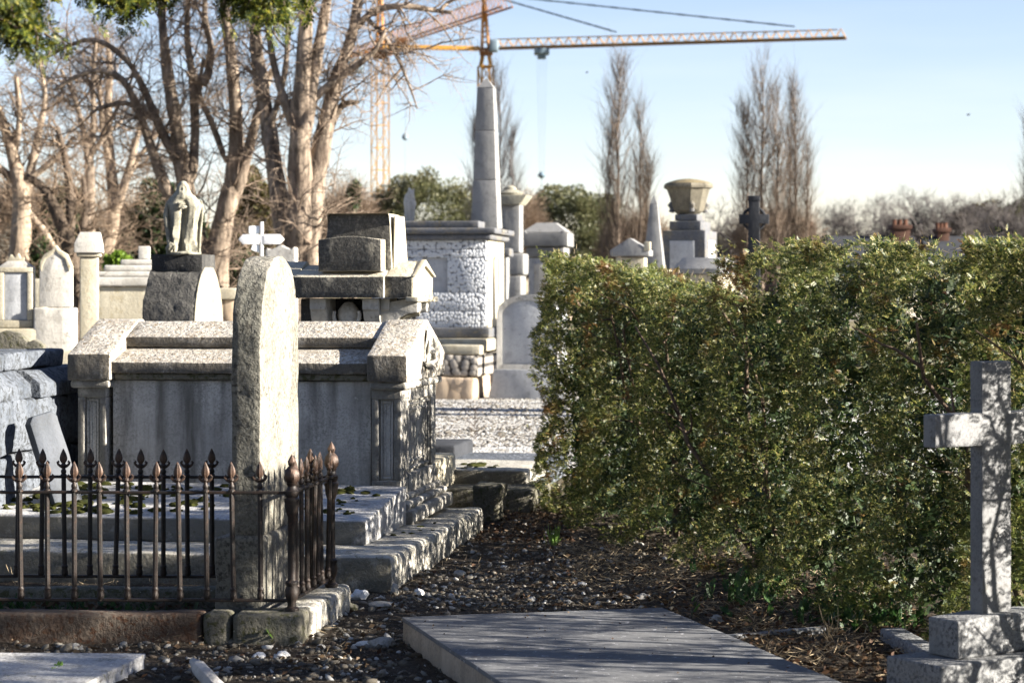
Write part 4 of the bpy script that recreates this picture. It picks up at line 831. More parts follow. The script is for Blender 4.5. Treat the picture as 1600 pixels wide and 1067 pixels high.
# ---------------------------------------------------------------- bare trees
def unit(v): return v / (np.linalg.norm(v) + 1e-9)
def limb_poly(p, d, L, n, rng, wob=.25, up=.0):
    pts = [p]; d = unit(d)
    for _ in range(n - 1):
        d = unit(d + rng.normal(0, wob, 3) + np.array([0, 0, up])); pts.append(pts[-1] + d * L / (n - 1))
    return np.array(pts)
def sprout(tb, pts, rads, level, rng, spec):
    if level >= len(spec): return
    nb, Lm, r0, n, spread, up, wob, sides, tmin = spec[level]
    seg = np.linalg.norm(np.diff(pts, axis=0), axis=1); cum = np.concatenate([[0], np.cumsum(seg)]) / seg.sum()
    for _ in range(nb if level else int(nb * seg.sum())):
        t = rng.uniform(tmin, 1); i = min(np.searchsorted(cum, t) - 1, len(pts) - 2); i = max(i, 0)
        f = (t - cum[i]) / (cum[i + 1] - cum[i] + 1e-9); p = pts[i] + (pts[i + 1] - pts[i]) * f; tan = unit(pts[i + 1] - pts[i])
        rd = rng.normal(0, 1, 3); rd -= tan * rd.dot(tan); d = unit(tan * (1 - spread) + unit(rd) * spread + np.array([0, 0, up * .5]))
        L = Lm * rng.uniform(.5, 1.3) * (1.15 - .5 * t); r = min(r0 * rng.uniform(.7, 1.2), (rads[i] * .75))
        q = limb_poly(p, d, L, n, rng, wob, up); rr = np.linspace(r, r * .35, n)
        tb.add(q, rr, sides); sprout(tb, q, rr, level + 1, rng, spec)
def smooth_px(pts, n):
    a = np.array(pts, float); t = np.linspace(0, len(a) - 1, n); i = np.minimum(t.astype(int), len(a) - 2); f = (t - i)[:, None]
    p0, p1, p2, p3 = a[np.maximum(i - 1, 0)], a[i], a[i + 1], a[np.minimum(i + 2, len(a) - 1)]
    return .5 * (2 * p1 + (p2 - p0) * f + (2 * p0 - 5 * p1 + 4 * p2 - p3) * f ** 2 + (3 * p1 - p0 - 3 * p2 + p3) * f ** 3)
def px_tree(label, Y, limbs, spec, mat, seed, twigmat=None, cat='tree', group=None, burr=.0, base=None, thin=.94):
    rng = np.random.default_rng(seed); bx = base or limbs[0][0][0]
    t = thing('bare_tree', label, cat, (X(bx, Y), Y, 0), 0, group); o = np.array([X(bx, Y), Y, 0.])
    tr, cr = Tubes(), Tubes(); allp = []
    for k, limb in enumerate(limbs):
        lp = smooth_px(limb, max(7, len(limb) * 3)); slope = rng.uniform(-.22, .22); z0 = Z(limb[0][1], Y); pts = []
        dy0 = 0.0
        if k and limb[0][1] <= 370:
            q0 = np.array([X(lp[0, 0], Y), 0, Z(lp[0, 1], Y)]) - np.array([o[0], 0, 0]); al = np.concatenate(allp); j_ = np.argmin((al[:, 0] - q0[0]) ** 2 + (al[:, 2] - q0[2]) ** 2); dy0 = al[j_, 1]; pts.append(al[j_])
        if k == 0 or limb[0][1] > 370: lp = np.vstack([[lp[0, 0] + 0, HZ + CH * F / Y, lp[0, 2] * 1.25], lp])
        for i, (x, y, r) in enumerate(lp):
            z = Z(y, Y); dy = dy0 + slope * max(0, z - z0) + (rng.normal(0, .05) if i else 0); pts.append(np.array([X(x, Y) * (1 + dy / Y), Y + dy, CH - (y - HZ) * (Y + dy) / F]) - o)
        pts = np.array(pts); allp.append(pts); lp = lp if len(pts) == len(lp) else np.vstack([lp[:1], lp]); rad = lp[:, 2] * thin * Y / F * (1 + burr * rng.normal(0, 1, len(lp)))
        tr.add(pts, rad, 10); sprout(cr, pts, rad, 0, rng, spec)
    tr.build('trunk', mat, t); cr.build('crown', twigmat or 'twig', t); return t
#        per metre, length, radius, pts, spread, up, wobble, sides, tmin
big = [(4.0, 1.5, .022, 6, .62, .06, .22, 5, .15), (7, .8, .009, 5, .60, .04, .25, 4, .15), (5, .42, .004, 4, .55, .0, .25, 3, .1)]
px_tree('big bare multi-stemmed tree in the centre, beside the crane mast', 42, [
    [(466, 405, 27), (470, 330, 25), (468, 240, 20), (471, 160, 16), (476, 70, 12), (482, -40, 9)],
    [(450, 400, 17), (436, 310, 16), (422, 215, 14), (408, 130, 12), (399, 55, 10), (405, -40, 8)],
    [(484, 395, 20), (491, 295, 17), (508, 200, 14), (527, 120, 11), (550, 55, 9), (566, -40, 7)],
    [(476, 210, 12), (491, 110, 10), (508, 20, 8), (515, -40, 6)],
    [(480, 165, 7), (512, 135, 6.5), (550, 108, 5.5), (585, 80, 4.5), (603, 45, 3)],
    [(551, 50, 6), (585, 18, 6), (630, 10, 5), (680, 17, 4), (705, 20, 3)], [(572, 28, 4), (598, 55, 4), (622, 92, 3), (640, 135, 2), (652, 170, 1)],
    [(688, 17, 3.5), (700, 5, 3), (730, -12, 2.5)], [(455, 190, 8), (430, 110, 6), (420, 40, 5), (428, -30, 4)], [(498, 250, 8), (530, 170, 6), (560, 160, 3)], [(420, 200, 6), (440, 140, 5), (450, 60, 4), (446, -20, 3)]], big, 'bark', 11, burr=.07)
px_tree('big bare tree with arching left boughs behind the veiled statue', 44, [
    [(335, 420, 24), (348, 350, 18), (366, 270, 15), (369, 190, 12), (362, 100, 10), (352, 20, 8), (345, -40, 6)],
    [(318, 410, 20), (300, 345, 16), (285, 260, 14), (274, 190, 11), (262, 115, 9), (254, 40, 7), (250, -40, 5)],
    [(308, 390, 13), (262, 300, 11), (236, 230, 8), (215, 170, 7), (188, 122, 5), (140, 112, 4), (82, 142, 2.5)],
    [(350, 340, 14), (372, 290, 11), (392, 220, 9), (408, 160, 7), (425, 110, 5)],
    [(285, 265, 9), (250, 200, 8), (225, 140, 6), (195, 92, 5), (140, 62, 4), (62, 95, 2.5)],
    [(300, 275, 9), (305, 200, 8), (300, 120, 6.5), (292, 50, 5), (296, -30, 4)], [(240, 185, 5), (200, 162, 4.5), (160, 168, 3.5), (142, 178, 2.5)],
    [(322, 130, 7), (330, 80, 6), (320, 30, 5), (322, -30, 4)], [(352, 250, 6), (330, 190, 5), (312, 150, 4), (318, 90, 3)]], big, 'bark', 12, burr=.07)
mid = [(4.0, 1.5, .024, 5, .65, .06, .25, 4, .25), (6, .85, .010, 4, .6, .03, .28, 4, .15), (5, .45, .005, 3, .55, 0, .25, 3, .1)]
px_tree('slim pale bare tree with upright forks left of the veiled statue', 54, [
    [(155, 480, 15), (165, 400, 13), (178, 330, 11), (172, 250, 9), (168, 180, 7), (172, 110, 5), (165, 50, 4)], [(178, 335, 9), (200, 270, 7), (214, 215, 5), (225, 170, 3)],
    [(172, 260, 6), (160, 200, 5), (155, 140, 4), (140, 90, 3)], [(186, 310, 6), (215, 250, 4), (250, 205, 3), (275, 190, 2)]], mid, 'bark_pale', 13, 'twig_haze')
px_tree('thin bare tree with dark forked stem between pale trees at the left', 52, [
    [(138, 440, 10), (140, 330, 9), (139, 250, 8), (128, 195, 5), (115, 150, 4), (95, 110, 3)], [(140, 250, 7), (146, 190, 5), (145, 130, 4), (150, 60, 3)], [(141, 245, 5), (165, 212, 4), (190, 190, 3)]], mid, 'bark', 14, 'twig_haze')
px_tree('pale thick bare tree with drooping boughs at the left edge', 50, [
    [(28, 460, 20), (32, 380, 18), (34, 310, 15), (22, 250, 11), (4, 190, 8), (-20, 130, 5)], [(36, 320, 10), (48, 265, 8), (60, 210, 6), (70, 150, 4), (60, 90, 3)], [(38, 330, 8), (60, 350, 7), (82, 385, 6), (92, 410, 5)],
    [(30, 290, 8), (-5, 260, 6), (-40, 250, 4)], [(45, 280, 6), (85, 250, 5), (115, 215, 3)], [(20, 255, 6), (30, 190, 5), (25, 120, 4)]], mid, 'bark_pale', 15, 'twig_haze')
px_tree('dark leaning bare tree in shade between the left headstones and the stone pillar', 47, [
    [(122, 470, 15), (112, 400, 14), (92, 340, 11), (68, 295, 8), (40, 275, 6)], [(108, 385, 9), (110, 320, 8), (104, 260, 6), (90, 200, 4)], [(118, 400, 8), (132, 340, 6), (130, 280, 4)]], mid, 'bark_dark', 16, 'twig_haze')
# ---------------------------------------------------------------- poplars
def poplar(label, Y, stems, seed, wide=1.0, mat='poplar'):
    rng = np.random.default_rng(seed); bx = stems[0][0]; o = np.array([X(bx, Y), Y, 0.]); t = thing('poplar', label, 'tree', tuple(o), 0, 'bare poplars against the sky')
    tr, cr = Tubes(), Tubes()
    for px, ptop, pw in stems:
        x = X(px, Y) - o[0]; H = Z(ptop, Y); rw = pw * Y / F * wide; yo = rng.normal(0, .5) if px != bx else 0
        pts = np.array([[x + rng.normal(0, .06) * z_, yo + rng.normal(0, .06) * z_, H * z_] for z_ in np.linspace(0, .93, 9)]); rad = np.linspace(.007 * H + .04, .015, 9); tr.add(pts, rad, 7)
        for _ in range(int(125 * H / 13 * min(1, rw / 1.0 + .3))):
            z0 = rng.uniform(.12, .92) ** 1.05; p = np.array([np.interp(z0, np.linspace(0, .93, 9), pts[:, k]) for k in range(3)])
            prof = min(1, (z0 - .05) / .25) * min(1, (1.06 - z0) / .5) ** .8; L = rng.uniform(.5, 1.1) * (1.2 + 2.4 * (1 - z0)) * (H / 13); a = rng.uniform(0, 2 * math.pi); w_ = rw * 1.1 * prof * rng.uniform(.3, 1.15)
            n_ = 7; s_ = np.linspace(0, 1, n_); q = np.stack([p[0] + math.cos(a) * w_ * s_ ** .55, p[1] + math.sin(a) * w_ * s_ ** .55, p[2] + L * s_], 1) + rng.normal(0, .09, (n_, 3)) * s_[:, None]
            rr = np.linspace(.018, .004, n_); cr.add(q, rr, 4)
            for _ in range(8):
                i = rng.integers(1, 6); v = np.array([math.cos(a) * .25 + rng.normal(0, .28), math.sin(a) * .25 + rng.normal(0, .28), 1.0]); cr.add(limb_poly(q[i], v, rng.uniform(.6, 1.5), 4, rng, .12, .05), np.linspace(.0075, .002, 4), 3)
    tr.build('trunk', mat, t); cr.build('crown', mat, t); return t
poplar('twin-topped bare poplar nearest the middle of the sky, right of the urn hook', 105, [(966, 80, 30), (1000, 148, 20), (950, 190, 18), (1012, 230, 14)], 21)
poplar('tallest bare poplar, behind the celtic cross', 105, [(1190, 72, 40), (1170, 150, 26), (1212, 130, 20)], 22)
poplar('narrower bare poplar just right of the tallest poplar', 107, [(1243, 112, 22), (1262, 225, 15), (1235, 190, 14)], 23)
poplar('pale bare poplar half hidden behind the tall obelisk', 112, [(780, 105, 28), (742, 180, 14), (800, 200, 16)], 24, mat='far_twig')
poplar('bare tree top cut by the right edge of the picture', 120, [(1606, 170, 12), (1612, 250, 20)], 25, mat='far_twig')
# ---------------------------------------------------------------- round-crowned far bare trees on the right
def far_tree(label, px, ptop, pw, Y, seed, pbase=390, mat='far_twig'):
    rng = np.random.default_rng(seed); o = np.array([X(px, Y), Y, 0.]); H = Z(ptop, Y); rw = pw * Y / F
    t = thing('bare_tree', label, 'tree', tuple(o), 0, 'far bare trees on the right'); tr, cr = Tubes(), Tubes()
    hs = H * .42; tr.add(np.array([[0, 0, 0], [.05, 0, hs * .5], [0, .05, hs]]), np.array([.30, .24, .2]) * H / 12, 7)
    for _ in range(20):
        a = rng.uniform(0, 2 * math.pi); e = rng.uniform(.2, 1.35); d = np.array([math.cos(a) * math.cos(e), math.sin(a) * math.cos(e), math.sin(e)])
        L = (H - hs) * .95 * (math.sin(e) ** 2 + (rw / (H - hs)) ** 1 * math.cos(e) ** 2); q = limb_poly(np.array([0, 0, hs * rng.uniform(.75, 1.0)]), d, L * rng.uniform(.8, 1.05), 8, rng, .12, .03); rr = np.linspace(.11, .025, 8) * H / 12
        cr.add(q, rr, 5); sprout(cr, q, rr, 0, rng, [(2.0 if H < 14 else 1.6, 1.8, .06, 5, .55, .05, .2, 4, .25), (7, 1.0, .034, 4, .55, .02, .22, 3, .15), (4, .6, .018, 3, .5, 0, .2, 3, .1)])
    tr.build('trunk', mat, t); cr.build('crown', mat, t)
far_tree('leftmost rounded bare tree of the far row above the right of the hedge', 1330, 292, 38, 150, 31); far_tree('thin bare tree rising just left of the brick chimney', 1385, 290, 30, 155, 32)
far_tree('dark broad bare tree above the brick chimney', 1452, 281, 40, 150, 33); far_tree('dark rounded bare tree right of the broad one above the chimneys', 1512, 279, 34, 152, 34); far_tree('spiky bare tree near the right edge, taller than its row', 1572, 268, 30, 140, 35); far_tree('small hazy bare tree between the urn monument and the celtic cross', 1128, 290, 34, 140, 36); far_tree('faint low bare tree behind the obelisk tomb between shrub and crane mast', 535, 290, 36, 110, 37, mat='twig_haze')
# ---------------------------------------------------------------- leafy crowns
def crown_pts(n, W, D, H, z0, nclump, rng, flat=1.0):
    c = []
    while len(c) < nclump:
        v = rng.normal(0, 1, 3); v /= np.linalg.norm(v)
        if v[2] > -.45: c.append(v * rng.uniform(.62, .98) if nclump < 65 else v * rng.uniform(.76, .92))
    c = np.array(c); rc = rng.uniform(.16, .32, nclump) if nclump < 65 else rng.uniform(.11, .21, nclump); k = rng.integers(0, nclump, n); v = rng.normal(0, 1, (n, 3)); v /= np.linalg.norm(v, axis=1, keepdims=True)
    p = c[k] + v * (rc[k] * rng.uniform(.75, 1.08, n))[:, None]; ins = rng.random(n) < .3; p[ins] = v[ins] * (rng.uniform(.2, .85, n) ** .5)[ins][:, None] * np.array([1, 1, .9])
    return p * np.array([W / 2, D / 2, H / 2]) + np.array([0, 0, z0 + H / 2 * .86]), v + np.array([0, 0, .3])
def leafy(name, label, px, ptop, pw, pbot, Y, mat, seed, n=9000, ls=.22, group=None, tk='bark', nclump=46, cat='tree', tmpl=LEAF1):
    rng = np.random.default_rng(seed); H = Z(ptop, Y); z0 = max(.3, Z(pbot, Y)); W_ = pw * Y / F; t = thing(name, label, cat, (X(px, Y), Y, 0), 0, group)
    p, v = crown_pts(n, W_, W_ * .8, (H - z0) * 1.06, z0, nclump, rng); scatter('crown', mat, p, v + rng.normal(0, .35, v.shape), rng.uniform(.6, 1.3, n) * ls, tmpl, t)
    tb = Tubes(); tb.add(np.array([[0, 0, 0], [.1, 0, z0 * .6 + .1], [0, .1, z0 + (H - z0) * .5]]), np.array([.09, .07, .04]) * max(1, H / 4), 8)
    for _ in range(6): tb.add(limb_poly(np.array([0, 0, z0 * .8]), rng.normal(0, 1, 3) * np.array([1, 1, .3]) + np.array([0, 0, .9]), (H - z0) * .6, 5, rng, .15), np.linspace(.03, .01, 5) * max(1, H / 4), 5)
    tb.build('trunk', tk, t); return t
leafy('holm_oak', 'broad domed evergreen oak behind the mausoleum roof', 664, 266, 200, 420, 140, 'oak_leaf', 41, 36000, .16, 'domed evergreen oaks', nclump=130)
leafy('holm_oak', 'dark domed evergreen oak between the pillar tomb and the poplar', 888, 288, 170, 430, 130, 'oak_leaf', 42, 30000, .15, 'domed evergreen oaks', nclump=110)
leafy('holm_oak', 'browner evergreen tree right of the dark domed oak', 945, 305, 78, 430, 134, 'bush_leaf', 43, 16000, .15, 'domed evergreen oaks', nclump=40)
leafy('yew_tree', 'dark shaggy evergreen left of the veiled statue', 252, 284, 112, 460, 60, 'dark_leaf', 44, 18000, .15, nclump=40); leafy('yew_tree', 'yellow-green evergreen between the two big bare trees', 392, 268, 92, 440, 62, 'bush_leaf', 45, 20000, .15, nclump=50)
leafy('shrub', 'low dark evergreen shrub behind the signpost', 385, 392, 90, 470, 50, 'dark_leaf', 46, 5000, .13, cat='shrub'); leafy('cypress', 'dark drooping evergreen in shade behind the left headstones', 88, 300, 62, 470, 58, 'dark_leaf', 47, 8000, .17, nclump=36); leafy('cypress', 'narrow green and black evergreen behind the stone pillar', 128, 305, 36, 450, 60, 'dark_leaf', 48, 4500, .16, nclump=24)
leafy('shrub', 'bright yellow-green shrub behind the stepped chest tomb', 187, 398, 44, 440, 36, 'bright_leaf', 49, 1600, .10, cat='shrub', nclump=20); leafy('ivy_clump', 'small bright ivy clump on the tree beside the pillar', 62, 372, 26, 440, 49, 'weed_leaf', 50, 900, .12, cat='ivy', nclump=14)
leafy('brown_shrub', 'reddish brown leafless thicket left of the domed evergreen oak', 545, 308, 66, 430, 100, 'twig_haze', 51, 9000, .7, nclump=40, cat='shrub', tmpl=TWIG3); leafy('brown_shrub', 'brown leafless thicket behind the veiled statue, left of it', 210, 335, 80, 440, 75, 'twig_haze', 52, 9000, .6, nclump=40, cat='shrub', tmpl=TWIG3)
leafy('brown_shrub', 'brown thicket under the twin-topped poplar', 1000, 352, 110, 440, 112, 'twig_haze', 53, 9000, .7, nclump=40, cat='shrub', tmpl=TWIG3); leafy('brown_shrub', 'brown leafless thicket just right of the tall obelisk', 815, 318, 60, 430, 115, 'twig_haze', 54, 5000, .7, nclump=30, cat='shrub', tmpl=TWIG3); leafy('brown_shrub', 'hazy pale brown thicket filling the left edge behind the pale tree', 30, 300, 190, 430, 82, 'twig_haze', 55, 9000, .65, nclump=60, cat='shrub', tmpl=TWIG3); leafy('brown_shrub', 'tan thicket at the foot of the tallest poplars', 1215, 348, 120, 420, 112, 'twig_haze', 56, 8000, .7, nclump=36, cat='shrub', tmpl=TWIG3)
leafy('far_conifer', 'dark far evergreen mass behind the right chimney', 1530, 318, 120, 410, 170, 'bush_leaf', 57, 8000, .3, nclump=40); leafy('far_conifer', 'green far evergreen at the right edge above the hedge', 1592, 312, 60, 400, 175, 'oak_leaf', 58, 5000, .3, nclump=30); leafy('young_conifer', 'tiny dark spired evergreen poking above the reddish thicket', 552, 284, 16, 330, 98, 'dark_leaf', 59, 900, .2, nclump=14)
leafy('brown_shrub', 'low brown thicket closing the view behind the left tombs and signpost', 330, 360, 420, 470, 95, 'bush_leaf', 60, 14000, .36, nclump=80, cat='shrub')
leafy('brown_shrub', 'low olive thicket closing the view behind the right tombs', 1060, 368, 330, 460, 150, 'bush_leaf', 61, 9000, .4, nclump=70, cat='shrub')
# ---------------------------------------------------------------- overhanging yew at the top left
YW = thing('yew_tree', 'sunlit yew boughs hanging into the top left corner', 'tree', (-4.6, 8.2, 0)); yo = np.array([-4.6, 8.2, 0.]); rng = np.random.default_rng(77); tb = Tubes(); LP, LD = [], []
tb.add(np.array([[0, 0, 0], [.1, 0, 1.2], [.05, .1, 2.4], [.2, 0, 3.6], [.2, .1, 5]]), np.array([.30, .26, .22, .16, .1]), 10)
# each bough: path of (px, py) at depth Y, amount of hanging sprays
for Yb, path, drop, nsp in ((7.4, [(-1100, -340), (-500, -200), (-120, -100), (60, -60), (180, -60)], .22, 110), (7.8, [(-1100, -300), (-400, -170), (0, -60), (130, -15), (215, 5)], .10, 100), (7.1, [(-1100, -380), (-400, -200), (-80, -60), (-5, 20), (25, 65)], .08, 70), (8.4, [(-1000, -300), (-200, -150), (80, -75), (190, -35), (250, -25)], .11, 70), (7.7, [(-900, -420), (-200, -260), (180, -170), (330, -100), (375, -20), (400, 25)], .09, 70), (8.3, [(-900, -420), (-100, -270), (230, -160), (430, -40), (455, -5)], .05, 40)):
    pp = np.array([P(x, y - 48, Yb + R.uniform(-.15, .15)) for x, y in smooth_px(path, 14)[:, :2]]) - yo; pp[0] = (.1, 0, 2.9); tb.add(pp, np.linspace(.06, .008, 14), 6)
    for _ in range(nsp):
        i = rng.integers(6, 14); p = pp[i] + (pp[min(i + 1, 13)] - pp[i]) * rng.random() + rng.normal(0, .05, 3); L = rng.uniform(.3, 1.2) * drop * .72
        q = limb_poly(p, np.array([rng.normal(0, .5), rng.normal(0, .5), -.75]), L + .05, 5, rng, .2); tb.add(q, np.linspace(.005, .002, 5), 4)
        m = int(22 + 190 * L); s_ = rng.integers(0, 5, m); LP.append(q[s_] + rng.normal(0, .018, (m, 3))); LD.append(rng.normal(0, .7, (m, 3)) + np.array([.1, 0, -.5]))
tb.build('trunk', 'bark_dark', YW); LP = np.concatenate(LP); scatter('crown', 'yew_leaf', LP, np.concatenate(LD), rng.uniform(.024, .05, len(LP)), spray_template(7, .42, .10), YW)

# rest of its crown, unseen, added overhead to keep sky light off the foreground
n = 26000; cc = rng.uniform(-1, 1, (170, 3)); cc = cc[np.linalg.norm(cc, axis=1) < 1]; k_ = rng.integers(0, len(cc), n); v_ = rng.normal(0, 1, (n, 3)); v_ /= np.linalg.norm(v_, axis=1, keepdims=True)
q_ = cc[k_] * np.array([6.4, 6.6, 2.4]) + v_ * rng.uniform(.2, .95, n)[:, None] + np.array([-2.6, 1.2, 5.4]); ok = (q_[:, 2] > 2.35 + .16 * np.maximum(q_[:, 1], 0)) & (q_[:, 1] < 8.5)
scatter('unseen_crown', 'dark_leaf', q_[ok] - yo, v_[ok] + rng.normal(0, .4, (ok.sum(), 3)), rng.uniform(.14, .30, ok.sum()), spray_template(7, .44, .13), YW)
tb = Tubes()
for k in range(14):
    c = cc[k * 3] * np.array([5.6, 5.8, 1.6]) + np.array([-2.6, 1.2, 5.4]) - yo; c[2] = max(c[2], 3.6 + .16 * max(c[1] + yo[1], 0)); s_ = np.linspace(0, 1, 8)[:, None]; q = np.array([[.15, .05, 2.8]]) * (1 - s_) + c * s_ + np.array([[0, 0, 1]]) * (s_ * (1 - s_) * 1.6); tb.add(q, np.linspace(.10, .02, 8), 6)
tb.build('limbs', 'bark_dark', YW)
# ---------------------------------------------------------------- tower cranes
def bar(m, a, b, w):
    a, b = Vector(a), Vector(b); d = b - a; L = d.length; T_ = Matrix.Translation(a) @ d.to_track_quat('Z', 'Y').to_matrix().to_4x4(); h = w / 2
    m.add([(-h, -h, 0), (h, -h, 0), (h, h, 0), (-h, h, 0), (-h, -h, L), (h, -h, L), (h, h, L), (-h, h, L)], [(0, 1, 5, 4), (1, 2, 6, 5), (2, 3, 7, 6), (3, 0, 4, 7), (4, 5, 6, 7), (3, 2, 1, 0)], T_)
def lattice_mast(o, x, y, w, z0, z1, mat, step, name='mast', cw=.24, ang=.35):
    m = MB(); c, s_ = math.cos(ang), math.sin(ang); cr = [(x + (i * c - j * s_) * w / 2, y + (i * s_ + j * c) * w / 2) for i, j in ((-1, -1), (1, -1), (1, 1), (-1, 1))]
    for p in cr: bar(m, (*p, z0), (*p, z1), cw)
    k = int((z1 - z0) / step)
    for i in range(k):
        a, b = z0 + (z1 - z0) * i / k, z0 + (z1 - z0) * (i + 1) / k
        for q in range(4):
            p, r = cr[q], cr[(q + 1) % 4]; bar(m, (*p, b), (*r, b), cw * .55); bar(m, (*p, a), (*r, b), cw * .5) if i % 2 else bar(m, (*r, a), (*p, b), cw * .5)
    return m.build(name, mat, o, smooth=0)
def lattice_jib(o, a, b, h, w, mat, n, name='jib', cw=.26, tmat=None):
    a, b = Vector(a), Vector(b); d = (b - a); side = d.normalized().cross(Vector((0, 0, 1))) * w / 2; m, m2 = MB(), MB(); up = Vector((0, 0, h))
    for sg in (-1, 1): bar(m, a + side * sg, b + side * sg, cw)
    bar(m2, a + up, b + up * .9 - d / n * .8, cw * .45)
    for i in range(n):
        p, q = a + d * i / n, a + d * (i + 1) / n; t = a + d * (i + .5) / n + up
        for sg in (-1, 1): bar(m2, p + side * sg, t, cw * .26); bar(m2, t, q + side * sg, cw * .26)
        bar(m, p - side, p + side, cw * .5)
    m.build(name, mat, o, smooth=0); m2.build('jib_truss', tmat or mat, o, smooth=0)
Yc = 262; C2 = thing('tower_crane', 'yellow tower crane with the long level jib, its mast rising behind the obelisk', 'crane', (X(759, Yc), Yc, 0)); zc2 = lambda py: Z(py, Yc); k = Yc / F
lattice_mast(C2, 0, 0, 19 * k, 0, zc2(104), 'crane_yellow', 2.4, cw=.24)
m = MB()
for sg in (-1, 1): bar(m, (sg * 8 * k, 0, zc2(104)), (sg * 5 * k, 0, zc2(88)), .45); bar(m, (sg * 8 * k, 1, zc2(104)), (sg * 5 * k, 1, zc2(88)), .45)
m.rbox(-9 * k, 9 * k, -.6, 1.4, zc2(106), zc2(103), .1, 1); m.build('slew_frame', 'crane_yellow', C2, smooth=0)
MB().rbox(-10 * k, 11 * k, -1, 1, zc2(87), zc2(76), .2, 2).build('slew_unit', 'crane_red', C2); MB().rbox(6 * k, 20 * k, -2.4, -.9, zc2(84), zc2(65), .2, 1).build('cab', 'crane_grey', C2)
m = MB(); top = (-3 * k, 0, zc2(-9))
for p in ((-6 * k, -.7), (-6 * k, .7), (5 * k, -.7), (5 * k, .7)): bar(m, (*p, zc2(76)), top, .30)
for i in range(1, 9): t = i / 10; bar(m, (-6 * k + 3 * k * t, -.7 * (1 - t), zc2(76) + (top[2] - zc2(76)) * t), (5 * k - 8 * k * t, -.7 * (1 - t), zc2(76) + (top[2] - zc2(76)) * t), .18)
m.build('apex_tower', 'crane_orange', C2, smooth=0)
zj = zc2(76.5); tip = Vector((X(1322, 251) - X(759, Yc), 251 - Yc, zj)); root = Vector((12 * k, 0, zj)); lattice_jib(C2, root, tip, 1.1, 1.2, 'crane_brown', 34, cw=.26, tmat='crane_yellow')
cj = Vector((X(598, 259) - X(759, Yc), -3, zj - .1)); m = MB()
for sg in (-.6, .6): bar(m, (-10 * k, sg, zj), cj + Vector((0, sg, 0)), .42)
m.build('counter_jib', 'crane_yellow', C2, smooth=0); m = MB()
for i in range(15):
    p = Vector((-12 * k, -.8, zj)).lerp(cj + Vector((0, -.8, 0)), i / 14); bar(m, p, p + Vector((0, 0, 1.0)), .07)
bar(m, Vector((-12 * k, -.8, zj + 1)), cj + Vector((0, -.8, 1)), .08); bar(m, Vector((-12 * k, -.8, zj + .5)), cj + Vector((0, -.8, .5)), .06); m.build('handrail', 'crane_grey', C2, smooth=0)
MB().rbox(X(619, 259) - X(759, Yc), X(637, 259) - X(759, Yc), -3.6, -2.2, zj + .1, zj + 1.0, .1, 1).build('winch', 'crane_red', C2)
m = MB()
for f_ in (.86, .36):
    e = root.lerp(tip, f_) + Vector((0, 0, 1.5)); bar(m, top, e, .15)
    for i in range(1, 14): t = Vector(top).lerp(e, i / 14); bar(m, t - (e - Vector(top)).normalized() * .5, t + (e - Vector(top)).normalized() * .5, .2)
bar(m, top, cj + Vector((.5, 0, .3)), .12); m.build('pendant', 'crane_grey', C2, smooth=0)
tr = root.lerp(tip, (857 - 780) / (1322 - 780)); m = MB(); m.rbox(tr.x - .9, tr.x + .9, tr.y - 1, tr.y + 1, zj - .9, zj - .2, .1, 1); m.rbox(tr.x - .5, tr.x + .5, tr.y - .6, tr.y + .6, zj - 1.4, zj - .9, .1, 1); m.build('trolley', 'crane_grey', C2)
m = MB(); hz2 = Z(275, Yc + tr.y)
for dx in (-.55, -.2, .2, .55): bar(m, (tr.x + dx, tr.y, zj - 1), (tr.x + dx * .5, tr.y, hz2), .022)
m.build('hoist_rope', 'crane_grey', C2, smooth=0); m = MB().lathe([(.08, -.35), (.3, -.2), (.5, .05), (.35, .3), (.1, .5)], 10, (tr.x, tr.y, hz2)); m.tube([(tr.x, tr.y, hz2 - .3), (tr.x, tr.y, hz2 - 2.6)], .05, 5); m.build('hook_block', 'crane_grey', C2)
Yc = 300; C1 = thing('tower_crane', 'orange tower crane at the left with its jib rising to the right through bare branches', 'crane', (X(594, Yc), Yc, 0)); k = Yc / F; zc1 = lambda py: Z(py, Yc)
lattice_mast(C1, 0, 0, 21 * k, 0, zc1(92), 'crane_yellow', 3.0, cw=.15, ang=.5)
MB().rbox(-12 * k, 12 * k, -1.2, 1.2, zc1(92), zc1(80), .2, 2).build('slew_unit', 'crane_red', C1); MB().rbox(8 * k, 20 * k, -2.8, -1.2, zc1(90), zc1(72), .2, 1).build('cab', 'crane_red', C1)
m = MB(); top = (0, 0, zc1(-70))
for p in ((-5 * k, -.8), (-5 * k, .8), (5 * k, -.8), (5 * k, .8)): bar(m, (*p, zc1(80)), top, .28)
for i in range(1, 12): t = i / 13; w_ = 5 * k * (1 - t); z_2 = zc1(80) + (top[2] - zc1(80)) * t; bar(m, (-w_, -.8 * (1 - t), z_2), (w_, -.8 * (1 - t), z_2), .16)
m.build('apex_tower', 'crane_orange', C1, smooth=0)
zj = zc1(76); Yt = (zj - CH) * F / (HZ - 11); lattice_jib(C1, (4 * k, 0, zj), (X(793, Yt) - X(594, Yc), Yt - Yc, zj), 2.0, 1.3, 'crane_red', 26, cw=.20, tmat='crane_orange')
cj = Vector((X(540, 312) - X(594, Yc), 12, zj)); lattice_jib(C1, (-4 * k, 0, zj), cj, 1.2, 1.4, 'crane_orange', 6, 'counter_jib'); MB().rbox(cj.x - .5, cj.x + 2.5, cj.y - 1, cj.y + 1, zj - 2.2, zj - .2, .1, 1).build('counterweight', 'crane_grey', C1)
f_ = .20; q = Vector((4 * k, 0, zj)).lerp(Vector((X(793, Yt) - X(594, Yc), Yt - Yc, zj)), .205); m = MB(); zh = Z(215, Yc + q.y); bar(m, (q.x, q.y, zj), (q.x, q.y, zh), .03); m.build('hoist_rope', 'crane_grey', C1, smooth=0)
